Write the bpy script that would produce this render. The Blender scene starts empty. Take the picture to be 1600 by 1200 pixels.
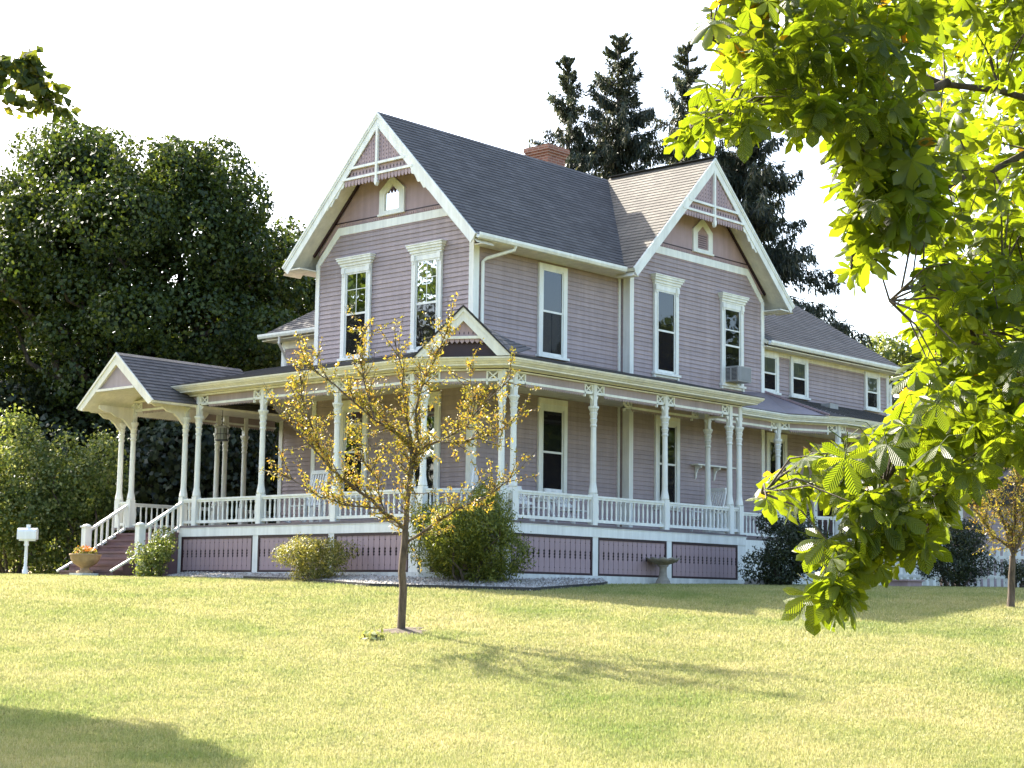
import bpy, math, random
import numpy as np
from mathutils import Matrix, Vector
R = math.radians
random.seed(7); RNG = np.random.default_rng(7)
sc = bpy.context.scene
COL = sc.collection

# ------------------------------------------------------------------ camera
CAM = np.array([-29.13, -27.653, -0.559]); FPX = 2713.4
_y, _t, _r = R(42.1655), R(7.0736), R(0.7846)
FW = np.array([math.cos(_y)*math.cos(_t), math.sin(_y)*math.cos(_t), math.sin(_t)])
_rt = np.array([math.sin(_y), -math.cos(_y), 0.0]); _up = np.cross(_rt, FW)
RT = math.cos(_r)*_rt + math.sin(_r)*_up; UP = math.cos(_r)*_up - math.sin(_r)*_rt
cd = bpy.data.cameras.new('camera'); cam = bpy.data.objects.new('camera', cd); COL.objects.link(cam)
cd.sensor_width = 36; cd.lens = FPX/1600*36; cd.clip_end = 2000; cd.clip_start = 0.1
cam.matrix_world = Matrix(((RT[0], UP[0], -FW[0], CAM[0]), (RT[1], UP[1], -FW[1], CAM[1]), (RT[2], UP[2], -FW[2], CAM[2]), (0, 0, 0, 1)))
sc.camera = cam
F2 = FW[:2]/np.linalg.norm(FW[:2]); R2 = np.array([F2[1], -F2[0]])

# ------------------------------------------------------------------ sky, sun, exposure
SUN_AZ, SUN_EL = R(82.5), R(38)      # azimuth measured from +X towards +Y
SD = Vector((math.cos(SUN_AZ)*math.cos(SUN_EL), math.sin(SUN_AZ)*math.cos(SUN_EL), math.sin(SUN_EL)))
w = bpy.data.worlds.new('World'); sc.world = w; w.use_nodes = True
nt = w.node_tree; sky = nt.nodes.new('ShaderNodeTexSky'); sky.sky_type = 'NISHITA'; sky.sun_disc = False
sky.sun_elevation = SUN_EL; sky.sun_rotation = math.pi/2 - SUN_AZ
sky.air_density = 1.0; sky.dust_density = 3.0; sky.ozone_density = 1.0
bg = nt.nodes['Background']; bg.inputs[1].default_value = 0.15
nt.links.new(sky.outputs[0], bg.inputs[0])
sl = bpy.data.lights.new('sun', 'SUN'); sl.energy = 4.6; sl.angle = R(0.53); sl.color = (1.0, 0.93, 0.80)
so = bpy.data.objects.new('sun', sl); COL.objects.link(so)
so.rotation_euler = SD.to_track_quat('Z', 'Y').to_euler(); so.location = (0, 0, 40)
vs = sc.view_settings; vs.view_transform = 'Standard'; vs.look = 'None'; vs.gamma = 1; vs.exposure = 2.05; vs.use_curve_mapping = False
sc.cycles.use_denoising = True
sc.cycles.max_bounces = 8; sc.cycles.transparent_max_bounces = 16; sc.cycles.caustics_reflective = False; sc.cycles.caustics_refractive = False

# ------------------------------------------------------------------ terrain
_pd = [-60, 0, 10, 14, 17, 20, 24, 28, 32, 35, 38, 43, 50, 60, 120, 600]
_pz = [-2.2, -2.28, -2.27, -2.24, -2.14, -1.90, -1.49, -1.07, -.67, -.40, -.24, -.14, -.05, .05, .3, .5]
_gd = np.linspace(-60, 600, 6601); _gz0 = np.interp(_gd, _pd, _pz)
_ker = np.hanning(31); _ker /= _ker.sum(); _gz1 = np.convolve(np.pad(_gz0, 15, 'edge'), _ker, 'valid')
def gz(x, y):
    x = np.asarray(x, float); y = np.asarray(y, float)
    d = (x-CAM[0])*F2[0] + (y-CAM[1])*F2[1]; l = (x-CAM[0])*R2[0] + (y-CAM[1])*R2[1]
    z = np.interp(d, _gd, _gz1)
    return z + 0.03*np.sin(l*.35+d*.21)*np.clip((36-d)/10, 0, 1)*np.clip((d-5)/10, 0, 1)
def ray(u, v): return FW*FPX + RT*(u-800) + UP*(600-v)
def at(u, v, d):                       # a point seen at photo pixel (u,v) at depth d metres
    r = ray(u, v); return CAM + r*(d/FPX)
def gp(u, v):                          # where the line of sight meets the ground
    r = ray(u, v)/FPX
    for t in np.arange(8, 90, .05):
        q = CAM + r*t
        if q[2] <= gz(q[0], q[1]): return q
    return CAM + r*45
def gd(u, d):                          # ground point under image column u at depth d
    q = at(u, 900, d); return np.array([q[0], q[1], float(gz(q[0], q[1]))])

# ------------------------------------------------------------------ materials
MATS = {}
def nodes(name):
    m = bpy.data.materials.new(name); m.use_nodes = True; MATS[name] = m
    t = m.node_tree; return m, t, t.nodes['Principled BSDF']
def mixc(t, fac, a, b):
    n = t.nodes.new('ShaderNodeMix'); n.data_type = 'RGBA'
    for s, v in ((6, a), (7, b)):
        if isinstance(v, tuple): n.inputs[s].default_value = (*v, 1)
        else: t.links.new(v, n.inputs[s])
    if isinstance(fac, float): n.inputs[0].default_value = fac
    else: t.links.new(fac, n.inputs[0])
    return n.outputs[2]
def noise(t, scale, detail=4, coord='Object', rough=.6, vec=None):
    n = t.nodes.new('ShaderNodeTexNoise'); n.inputs['Scale'].default_value = scale; n.inputs['Detail'].default_value = detail; n.inputs['Roughness'].default_value = rough
    if vec is None:
        c = t.nodes.new('ShaderNodeTexCoord'); vec = c.outputs[coord]
    t.links.new(vec, n.inputs['Vector']); return n.outputs['Fac']
def ramp(t, fac, stops):
    r = t.nodes.new('ShaderNodeValToRGB'); e = r.color_ramp.elements
    while len(e) < len(stops): e.new(.5)
    for k, (p, c) in enumerate(stops): e[k].position = p; e[k].color = (*c, 1)
    t.links.new(fac, r.inputs[0]); return r.outputs[0]
def scaled(t, sx, sy, sz, coord='Object'):
    c = t.nodes.new('ShaderNodeTexCoord'); m = t.nodes.new('ShaderNodeMapping'); m.inputs['Scale'].default_value = (sx, sy, sz)
    t.links.new(c.outputs[coord], m.inputs[0]); return m.outputs[0]
def bump(t, b, h, s, dist=.01):
    n = t.nodes.new('ShaderNodeBump'); n.inputs['Strength'].default_value = s; n.inputs['Distance'].default_value = dist
    t.links.new(h, n.inputs['Height']); t.links.new(n.outputs[0], b.inputs['Normal'])
def paint(name, col, var=.12, rough=.55, dirt=(.25, .22, .18), damt=.25, nscale=3.0, isl=0.0):
    m, t, b = nodes(name)
    n1 = noise(t, nscale, 6); n2 = noise(t, 38, 3)
    dark = tuple(c*(1-var) for c in col); lite = tuple(min(1, c*(1+var*.5)) for c in col)
    c = ramp(t, n1, [(.3, dark), (.7, lite)])
    d = ramp(t, noise(t, .9, 8, rough=.75), [(.52, (0, 0, 0)), (.8, (damt,)*3)])
    c = mixc(t, d, c, dirt)
    st = ramp(t, noise(t, 1.0, 5, vec=scaled(t, 5, 5, .35), rough=.7), [(.35, (.86,)*3), (.65, (1.06,)*3)])
    vv = t.nodes.new('ShaderNodeVectorMath'); vv.operation = 'MULTIPLY'; t.links.new(c, vv.inputs[0]); t.links.new(st, vv.inputs[1]); c = vv.outputs[0]
    if isl:
        g_ = t.nodes.new('ShaderNodeNewGeometry'); i_ = ramp(t, g_.outputs['Random Per Island'], [(0, (1-isl,)*3), (1, (1+isl,)*3)]); v3 = t.nodes.new('ShaderNodeVectorMath'); v3.operation = 'MULTIPLY'; t.links.new(c, v3.inputs[0]); t.links.new(i_, v3.inputs[1]); c = v3.outputs[0]
    t.links.new(c, b.inputs['Base Color']); b.inputs['Roughness'].default_value = rough
    bump(t, b, n2, .12, .004); return m
def leafmat(name, stops, trans=.45, rough=.45, spec=.35, tcol=1.35, tyel=(1.15, 1.0, .45)):
    m, t, b = nodes(name)
    g = t.nodes.new('ShaderNodeNewGeometry')
    big = noise(t, .55, 2)
    add = t.nodes.new('ShaderNodeMath'); add.operation = 'ADD'
    mu = t.nodes.new('ShaderNodeMath'); mu.operation = 'MULTIPLY_ADD'; mu.inputs[1].default_value = .5; mu.inputs[2].default_value = -.25
    t.links.new(big, mu.inputs[0]); t.links.new(g.outputs['Random Per Island'], add.inputs[0]); t.links.new(mu.outputs[0], add.inputs[1])
    c = ramp(t, add.outputs[0], stops)
    t.links.new(c, b.inputs['Base Color']); b.inputs['Roughness'].default_value = rough
    b.inputs['Specular IOR Level'].default_value = spec
    tr = t.nodes.new('ShaderNodeBsdfTranslucent')
    vm = t.nodes.new('ShaderNodeVectorMath'); vm.operation = 'MULTIPLY'; vm.inputs[1].default_value = tuple(tcol*k for k in tyel)
    t.links.new(c, vm.inputs[0]); t.links.new(vm.outputs[0], tr.inputs[0])
    mx = t.nodes.new('ShaderNodeMixShader'); mx.inputs[0].default_value = trans
    t.links.new(b.outputs[0], mx.inputs[1]); t.links.new(tr.outputs[0], mx.inputs[2])
    t.links.new(mx.outputs[0], t.nodes['Material Output'].inputs[0]); return m

WHITE = paint('white_paint', (.78, .79, .74), .06, .5, (.42, .40, .33), .30)
CREAM = paint('cream_paint', (.77, .74, .635), .05, .55, (.45, .38, .27), .25)
LILAC = paint('lilac_paint', (.348, .277, .281), .10, .6, (.24, .19, .19), .3, isl=.07)
ROSE = paint('rose_paint', (.37, .265, .275), .08, .6, (.25, .18, .18), .3)
MAROON = paint('maroon_paint', (.030, .010, .014), .15, .5, (.06, .035, .035), .3)
STEPS = paint('step_paint', (.145, .080, .085), .15, .6, (.22, .18, .16), .5)
DECK = paint('deck_paint', (.14, .115, .115), .15, .6)
DARK = paint('hollow_shade_paint', (.012, .011, .012), .1, .9, damt=.0)  # near-black colour standing in for the shade of rooms and hollows
METAL = paint('grey_metal', (.32, .32, .31), .08, .45)
CONC = paint('painted_concrete', (.62, .63, .60), .12, .8, (.30, .29, .26), .6, 5)
STONE = paint('bath_stone', (.30, .27, .22), .3, .9, (.10, .10, .08), .7, 9)
URN = paint('urn_terracotta', (.40, .27, .15), .25, .85, (.2, .16, .1), .5, 8)
ROCKM = paint('rock', (.42, .40, .37), .3, .9, (.2, .19, .17), .6, 9)
IRON = paint('iron', (.05, .05, .05), .2, .5)
MAILM = paint('mailbox_white', (.80, .83, .86), .04, .4)
WICK = paint('wicker_white', (.80, .80, .78), .05, .5)
EDGE = paint('black_edging', (.02, .02, .02), .2, .6)
def bark(name, a, b_):
    m, t, b = nodes(name); v = scaled(t, 14, 14, 3)
    n = noise(t, 1.0, 6, vec=v, rough=.7); t.links.new(ramp(t, n, [(.35, a), (.7, b_)]), b.inputs['Base Color'])
    b.inputs['Roughness'].default_value = .9; bump(t, b, n, .8, .03); return m
BARK = bark('bark', (.035, .026, .018), (.14, .11, .085))
BARK2 = bark('bark_young', (.045, .032, .022), (.17, .125, .09))
def glass(name, tint):
    m, t, b = nodes(name); t.nodes.remove(b)
    gl = t.nodes.new('ShaderNodeBsdfGlossy'); gl.inputs['Roughness'].default_value = .015
    tr = t.nodes.new('ShaderNodeBsdfTransparent'); tr.inputs[0].default_value = (*tint, 1)
    fr = t.nodes.new('ShaderNodeFresnel'); fr.inputs[0].default_value = 1.9
    nz = noise(t, 1.2, 2); bp_ = t.nodes.new('ShaderNodeBump'); bp_.inputs['Strength'].default_value = .06; bp_.inputs['Distance'].default_value = .05
    t.links.new(nz, bp_.inputs['Height']); t.links.new(bp_.outputs[0], gl.inputs['Normal'])
    mx = t.nodes.new('ShaderNodeMixShader'); t.links.new(fr.outputs[0], mx.inputs[0]); t.links.new(tr.outputs[0], mx.inputs[1]); t.links.new(gl.outputs[0], mx.inputs[2])
    t.links.new(mx.outputs[0], t.nodes['Material Output'].inputs[0]); return m
GLASS = glass('window_glass', (.75, .8, .8))
def screen():
    m, t, b = nodes('insect_screen'); t.nodes.remove(b)
    df = t.nodes.new('ShaderNodeBsdfDiffuse'); df.inputs[0].default_value = (.03, .026, .028, 1)
    tr = t.nodes.new('ShaderNodeBsdfTransparent'); tr.inputs[0].default_value = (.8, .8, .8, 1)
    mx = t.nodes.new('ShaderNodeMixShader'); mx.inputs[0].default_value = .5
    t.links.new(tr.outputs[0], mx.inputs[1]); t.links.new(df.outputs[0], mx.inputs[2]); t.links.new(mx.outputs[0], t.nodes['Material Output'].inputs[0]); return m
SCREEN = screen()
CURT = paint('lace_curtain', (.42, .38, .36), .2, .9)
SHADE = paint('window_blind', (.30, .31, .26), .1, .9)
def shingle(name, cols, tab=.28, row=.145):
    m, t, b = nodes(name)
    c = t.nodes.new('ShaderNodeTexCoord'); br = t.nodes.new('ShaderNodeTexBrick')
    t.links.new(c.outputs['UV'], br.inputs['Vector']); br.inputs['Scale'].default_value = 1
    br.inputs['Brick Width'].default_value = tab; br.inputs['Row Height'].default_value = row; br.inputs['Mortar Size'].default_value = .006; br.inputs['Mortar Smooth'].default_value = .2
    br.inputs['Bias'].default_value = 0
    br.inputs['Color1'].default_value = (*cols[0], 1); br.inputs['Color2'].default_value = (*cols[1], 1); br.inputs['Mortar'].default_value = (*cols[2], 1)
    big = ramp(t, noise(t, .8, 5, 'UV'), [(.3, (.72,)*3), (.7, (1.15,)*3)])
    fine = ramp(t, noise(t, 45, 3, 'UV'), [(.3, (.75,)*3), (.7, (1.2,)*3)])
    v1 = t.nodes.new('ShaderNodeVectorMath'); v1.operation = 'MULTIPLY'; t.links.new(br.outputs[0], v1.inputs[0]); t.links.new(big, v1.inputs[1])
    v2 = t.nodes.new('ShaderNodeVectorMath'); v2.operation = 'MULTIPLY'; t.links.new(v1.outputs[0], v2.inputs[0]); t.links.new(fine, v2.inputs[1])
    t.links.new(v2.outputs[0], b.inputs['Base Color']); b.inputs['Roughness'].default_value = .85
    bump(t, b, noise(t, 60, 3, 'UV'), .3, .01); return m
SHING = shingle('asphalt_shingle', ((.100, .094, .092), (.064, .060, .059), (.036, .034, .034)))
SHTAN = shingle('bay_shingle_sunlit', ((.160, .140, .112), (.114, .101, .082), (.055, .049, .04)))  # lighter, warmer copy of the shingle, the bay's sunlight put into its colour
def brick():
    m, t, b = nodes('chimney_brick'); c = t.nodes.new('ShaderNodeTexCoord'); br = t.nodes.new('ShaderNodeTexBrick')
    t.links.new(c.outputs['UV'], br.inputs['Vector']); br.inputs['Scale'].default_value = 1; br.inputs['Brick Width'].default_value = .21; br.inputs['Row Height'].default_value = .072; br.inputs['Mortar Size'].default_value = .008
    br.inputs['Color1'].default_value = (.30, .12, .075, 1); br.inputs['Color2'].default_value = (.21, .08, .05, 1); br.inputs['Mortar'].default_value = (.33, .24, .19, 1)
    t.links.new(br.outputs[0], b.inputs['Base Color']); b.inputs['Roughness'].default_value = .9; return m
BRICK = brick()

# ------------------------------------------------------------------ mesh helpers
class MB:
    def __init__(s, T=None): s.v = []; s.f = []; s.uv = []; s.T = T or (lambda a, b, c: (a, b, c))
    def p(s, a, b, c): s.v.append(s.T(a, b, c)); return len(s.v)-1
    def face(s, idx, uv=None): s.f.append(tuple(idx)); s.uv.append(uv)
    def poly(s, pts, uv=None): s.face([s.p(*q) for q in pts], uv)
    def box(s, x0, x1, y0, y1, z0, z1):
        i = [s.p(x, y, z) for z in (z0, z1) for y in (y0, y1) for x in (x0, x1)]
        for f in ((0, 2, 3, 1), (4, 5, 7, 6), (0, 1, 5, 4), (2, 6, 7, 3), (0, 4, 6, 2), (1, 3, 7, 5)): s.face([i[k] for k in f])
        return s
    def ubox(s, x0, x1, y0, y1, z0, z1):
        # box with metre uv (x|y, z) for brick patterns
        for pts, h in (([(x0, y0), (x1, y0)], 0), ([(x1, y0), (x1, y1)], 1), ([(x1, y1), (x0, y1)], 0), ([(x0, y1), (x0, y0)], 1)):
            (a, b), (c, d) = pts; l = (a+b)*1.0; l2 = l+abs(c-a)+abs(d-b)
            s.poly([(a, b, z0), (c, d, z0), (c, d, z1), (a, b, z1)], [(l, z0), (l2, z0), (l2, z1), (l, z1)])
        s.poly([(x0, y0, z1), (x1, y0, z1), (x1, y1, z1), (x0, y1, z1)], [(x0, y0), (x1, y0), (x1, y1), (x0, y1)])
        s.poly([(x0, y0, z0), (x0, y1, z0), (x1, y1, z0), (x1, y0, z0)], [(x0, y0), (x0, y1), (x1, y1), (x1, y0)])
    def bar(s, a, b, w, h, upv=(0, 0, 1)):
        # rectangular bar from a to b (in local axes), w sideways, h along up
        a = np.array(a, float); b = np.array(b, float); d = b-a; d /= np.linalg.norm(d)
        u = np.array(upv, float); sd = np.cross(d, u)
        if np.linalg.norm(sd) < 1e-5: sd = np.cross(d, (1, 0, 0))
        sd /= np.linalg.norm(sd); u = np.cross(sd, d)
        r = []
        for q in (a, b):
            for k1, k2 in ((-1, -1), (1, -1), (1, 1), (-1, 1)): r.append(s.p(*(q+sd*w/2*k1+u*h/2*k2)))
        for k in range(4): s.face([r[k], r[(k+1) % 4], r[4+(k+1) % 4], r[4+k]])
        s.face(r[3::-1]); s.face(r[4:]); return s
    def prism(s, poly, a0, a1, ax):
        # poly: list of 2D pts; extruded along local axis ax from a0 to a1
        def P(q, a):
            return {0: (a, q[0], q[1]), 1: (q[0], a, q[1]), 2: (q[0], q[1], a)}[ax]
        A = [s.p(*P(q, a0)) for q in poly]; B = [s.p(*P(q, a1)) for q in poly]; n = len(poly)
        s.face(A[::-1]); s.face(B)
        for k in range(n): s.face([A[k], A[(k+1) % n], B[(k+1) % n], B[k]])
        return s
    def tube(s, pts, rad, n=6, cap=True):
        pts = [np.array(q, float) for q in pts]; rings = []
        if not hasattr(rad, '__len__'): rad = [rad]*len(pts)
        prev = None
        for k, q in enumerate(pts):
            d = pts[min(k+1, len(pts)-1)]-pts[max(k-1, 0)]; d = d/(np.linalg.norm(d)+1e-9)
            if prev is None:
                a = np.cross(d, (0, 0, 1));
                if np.linalg.norm(a) < 1e-3: a = np.cross(d, (1, 0, 0))
            else: a = prev - d*(prev@d)
            a = a/np.linalg.norm(a); prev = a; b = np.cross(d, a)
            rings.append([s.p(*(q+rad[k]*(a*math.cos(t)+b*math.sin(t)))) for t in [2*math.pi*j/n for j in range(n)]])
        for A, B in zip(rings, rings[1:]):
            for j in range(n): s.face([A[j], A[(j+1) % n], B[(j+1) % n], B[j]])
        if cap: s.face(rings[0][::-1]); s.face(rings[-1])
        return s
    def lathe(s, prof, c=(0, 0, 0), n=12):
        rings = [[s.p(c[0]+r*math.cos(2*math.pi*j/n), c[1]+r*math.sin(2*math.pi*j/n), c[2]+z) for j in range(n)] for r, z in prof]
        for A, B in zip(rings, rings[1:]):
            for j in range(n): s.face([A[j], A[(j+1) % n], B[(j+1) % n], B[j]])
        s.face(rings[0][::-1]); s.face(rings[-1]); return s
    def sweep(s, path, prof, closed=True):
        # path 2D (outward = right of travel), profile (offset, z), mitred
        P = [np.array(q, float) for q in path]; N = []
        D = [(b-a)/np.linalg.norm(b-a) for a, b in zip(P, P[1:])]
        for k in range(len(P)):
            d0 = D[max(k-1, 0)]; d1 = D[min(k, len(D)-1)]; n0 = np.array([d0[1], -d0[0]]); n1 = np.array([d1[1], -d1[0]])
            m = n0+n1; m = m/(m@n0); N.append(m)
        rings = [[s.p(P[k][0]+N[k][0]*o, P[k][1]+N[k][1]*o, z) for o, z in prof] for k in range(len(P))]
        n = len(prof)
        for A, B in zip(rings, rings[1:]):
            for j in range(n): s.face([A[j], A[(j+1) % n], B[(j+1) % n], B[j]])
        s.face(rings[0][::-1]); s.face(rings[-1]); return s
    def mesh(s, name, mat, smooth=False):
        me = bpy.data.meshes.new(name); me.from_pydata([tuple(map(float, q)) for q in s.v], [], s.f)
        if any(u is not None for u in s.uv):
            ul = me.uv_layers.new(name='UV'); k = 0
            for f, u in zip(s.f, s.uv):
                for j in range(len(f)):
                    if u is not None: ul.data[k].uv = u[j]
                    k += 1
        me.materials.append(mat)
        if smooth:
            for q in me.polygons: q.use_smooth = True
        me.update(); return me
    def build(s, name, mat, parent=None, smooth=False, kind=None):
        o = bpy.data.objects.new(name, s.mesh(name, mat, smooth)); link(o, parent)
        if kind: o['kind'] = kind
        return o
def link(o, parent=None, loc=None):
    COL.objects.link(o)
    if loc is not None: o.location = loc
    if parent is not None:
        o.parent = parent; o.matrix_parent_inverse = Matrix.Translation(-ORIG.get(parent.name, Vector((0, 0, 0))))
    return o
ORIG = {}
def place(mesh, name, parent, loc, rz=0.0):
    o = bpy.data.objects.new(name, mesh); COL.objects.link(o)
    o.parent = parent; o.matrix_parent_inverse = Matrix.Translation(-ORIG.get(parent.name, Vector((0, 0, 0))))
    o.location = loc; o.rotation_euler = (0, 0, rz); return o
def thing(name, label, cat, loc, group=None):
    o = bpy.data.objects.new(name, None); COL.objects.link(o); o.location = tuple(map(float, loc)); o.empty_display_size = .2
    ORIG[o.name] = Vector(o.location); tag(o, label, cat, group); return o
def tag(o, label, cat, group=None):
    o['label'] = label; o['category'] = cat
    if group: o['group'] = group
    return o
def struct(o): o['kind'] = 'structure'; return o
def fast(name, V, quads, mat, parent=None, kind=None, smooth=False):
    V = np.ascontiguousarray(V, np.float32); Q = np.ascontiguousarray(quads, np.int32); k = Q.shape[1]
    me = bpy.data.meshes.new(name); me.vertices.add(len(V)); me.vertices.foreach_set('co', V.ravel())
    me.loops.add(Q.size); me.loops.foreach_set('vertex_index', Q.ravel())
    me.polygons.add(len(Q)); me.polygons.foreach_set('loop_start', np.arange(0, Q.size, k, dtype=np.int32)); me.polygons.foreach_set('loop_total', np.full(len(Q), k, np.int32))
    if smooth: me.polygons.foreach_set('use_smooth', np.ones(len(Q), bool))
    me.update(calc_edges=True); me.materials.append(mat)
    o = bpy.data.objects.new(name, me); link(o, parent)
    if kind: o['kind'] = kind
    return o
def unit(a): return a/(np.linalg.norm(a, axis=-1, keepdims=True)+1e-9)
def leaves(C, A, N, L, W, fold=.18):
    # kite leaves: centres C, axis A, normal N, length L, width W -> verts, quads
    A = unit(A); S = unit(np.cross(A, N)); N = np.cross(S, A); L = np.asarray(L)[:, None]; W = np.asarray(W)[:, None]
    v0 = C; v1 = C+A*L*.45+S*W*.5+N*W*fold; v2 = C+A*L-N*L*.12; v3 = C+A*L*.45-S*W*.5+N*W*fold
    V = np.stack([v0, v1, v2, v3], 1).reshape(-1, 3); Q = np.arange(len(C)*4).reshape(-1, 4); return V, Q
def rdir(n): return unit(RNG.normal(size=(n, 3)))

# ------------------------------------------------------------------ ground
def ground():
    ds = np.concatenate([np.arange(-40, 8, 4), np.arange(8, 46, .5), np.arange(46, 80, 3), np.arange(80, 620, 40)])
    ls = np.concatenate([np.arange(-400, -40, 40), np.arange(-40, 40, 1.0), np.arange(40, 401, 40)])
    D, L = np.meshgrid(ds, ls, indexing='ij')
    X = CAM[0]+D*F2[0]+L*R2[0]; Y = CAM[1]+D*F2[1]+L*R2[1]; Z = gz(X, Y)
    V = np.stack([X, Y, Z], -1).reshape(-1, 3); nL = len(ls)
    i = (np.arange(len(ds)-1)[:, None]*nL+np.arange(nL-1)[None]).ravel()
    Q = np.stack([i, i+1, i+nL+1, i+nL], 1)
    m, t, b = nodes('lawn')
    n1 = noise(t, .35, 5); n2 = noise(t, 9, 5); n3 = noise(t, 60, 3)
    c = ramp(t, n1, [(.34, (.18, .19, .045)), (.55, (.28, .265, .085)), (.72, (.38, .335, .15))])
    f = ramp(t, n2, [(.3, (.65,)*3), (.7, (1.25,)*3)])
    v = t.nodes.new('ShaderNodeVectorMath'); v.operation = 'MULTIPLY'; t.links.new(c, v.inputs[0]); t.links.new(f, v.inputs[1])
    t.links.new(v.outputs[0], b.inputs['Base Color']); b.inputs['Roughness'].default_value = .95; b.inputs['Specular IOR Level'].default_value = .1
    bump(t, b, n3, 1.0, .04)
    struct(fast('lawn', V, Q, m, smooth=True))
ground()

def grass():
    m, t, b = nodes('grass_blades')
    g = t.nodes.new('ShaderNodeNewGeometry'); n1 = noise(t, .35, 5); n2 = noise(t, 1.7, 4)
    c1 = ramp(t, g.outputs['Random Per Island'], [(0, (.27, .288, .095)), (.5, (.352, .350, .145)), (1, (.445, .42, .22))])
    c2 = ramp(t, n1, [(.30, (.66, .82, .55)), (.5, (1, 1, .95)), (.72, (1.2, 1.1, 1.2))])
    c3 = ramp(t, n2, [(.3, (.80, .86, .8)), (.7, (1.15, 1.1, 1.1))])
    v = t.nodes.new('ShaderNodeVectorMath'); v.operation = 'MULTIPLY'; t.links.new(c1, v.inputs[0]); t.links.new(c2, v.inputs[1])
    v2 = t.nodes.new('ShaderNodeVectorMath'); v2.operation = 'MULTIPLY'; t.links.new(v.outputs[0], v2.inputs[0]); t.links.new(c3, v2.inputs[1])
    t.links.new(v2.outputs[0], b.inputs['Base Color']); b.inputs['Roughness'].default_value = .6; b.inputs['Specular IOR Level'].default_value = .25
    tr = t.nodes.new('ShaderNodeBsdfTranslucent'); t.links.new(v2.outputs[0], tr.inputs[0])
    mx = t.nodes.new('ShaderNodeMixShader'); mx.inputs[0].default_value = .4
    t.links.new(b.outputs[0], mx.inputs[1]); t.links.new(tr.outputs[0], mx.inputs[2]); t.links.new(mx.outputs[0], t.nodes['Material Output'].inputs[0])
    n = 1000000
    d = 14+32*RNG.random(n)**1.3
    half = d*.33+1.2
    l = (RNG.random(n)*2-1)*half
    X = CAM[0]+d*F2[0]+l*R2[0]; Y = CAM[1]+d*F2[1]+l*R2[1]
    def inside(x, y):
        h = (x > -2.9) & (y > -2.9) & ~((x < -1.6) & (y < -1.1) & ((x+2.47)*1.54+(y+.93)*.84 < -.3))
        st = (x > -4.9) & (x < -2.5) & (y > 7.3) & (y < 10)
        return h | st
    rt_ = np.hypot(X-TREE[0], Y-TREE[1])
    patch = (.5+.5*np.sin(X*1.9+1.3*np.sin(Y*.8))*np.sin(Y*1.6+1.1*np.sin(X*.9)))
    k = ~inside(X, Y) & ~in_bed(X, Y) & (rt_ > .16+.42*RNG.random(n)**.8) & (RNG.random(n) < .7+.3*patch)
    X, Y, d = X[k], Y[k], d[k]; n = len(X); Z = gz(X, Y)-.004
    B = np.stack([X, Y, Z], 1)
    az = RNG.random(n)*2*np.pi; tl = RNG.random(n)*.9
    A = np.stack([np.cos(az)*np.sin(tl), np.sin(az)*np.sin(tl), np.cos(tl)], 1)
    hgt = (.022+.032*RNG.random(n))*(1+.35*np.clip((d-20)/20, 0, 1)); wd = (.004+.005*RNG.random(n))*(1+1.3*np.clip((d-15)/20, 0, 1))
    S = np.stack([-np.sin(az+.8), np.cos(az+.8), 0*az], 1)*wd[:, None]
    V = np.stack([B-S, B+S, B+A*hgt[:, None]], 1).reshape(-1, 3); Q = np.arange(3*n).reshape(-1, 3)
    o = fast('grass', V, Q, m); o['kind'] = 'stuff'; tag(o, 'short dry yellow green grass blades covering the sloping lawn', 'grass')
TREE = gp(627, 986)
# gravel bed in front of the porch: inner edge follows the skirt, outer edge bulges round the yew
def offs(path, o):
    P = [np.array(q, float) for q in path]; D = [(b-a)/np.linalg.norm(b-a) for a, b in zip(P, P[1:])]; out = []
    for k in range(len(P)):
        d0 = D[max(k-1, 0)]; d1 = D[min(k, len(D)-1)]; n0 = np.array([d0[1], -d0[0]]); n1 = np.array([d1[1], -d1[0]]); m_ = n0+n1; m_ = m_/(m_@n0)
        out.append(P[k]+m_*(o[k] if hasattr(o, '__len__') else o))
    return out
BEDIN = [(-2.57, 7.2), (-2.57, 4), (-2.57, 1.5), (-2.57, -.96), (-1.66, -2.57), (.4, -2.57), (1.7, -2.57)]
BEDOUT = [tuple(q) for q in offs(BEDIN, [.55, .75, 1.25, 1.9, 1.9, 1.1, .15])]
BEDPOLY = np.array(BEDIN + BEDOUT[::-1])
def inpoly(x, y, P):
    x = np.asarray(x); y = np.asarray(y); r = np.zeros(x.shape, bool); j = len(P)-1
    for i in range(len(P)):
        xi, yi = P[i]; xj, yj = P[j]
        c = ((yi > y) != (yj > y)) & (x < (xj-xi)*(y-yi)/(yj-yi+1e-12)+xi); r ^= c; j = i
    return r
def in_bed(x, y): return inpoly(x, y, BEDPOLY)
grass()
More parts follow.
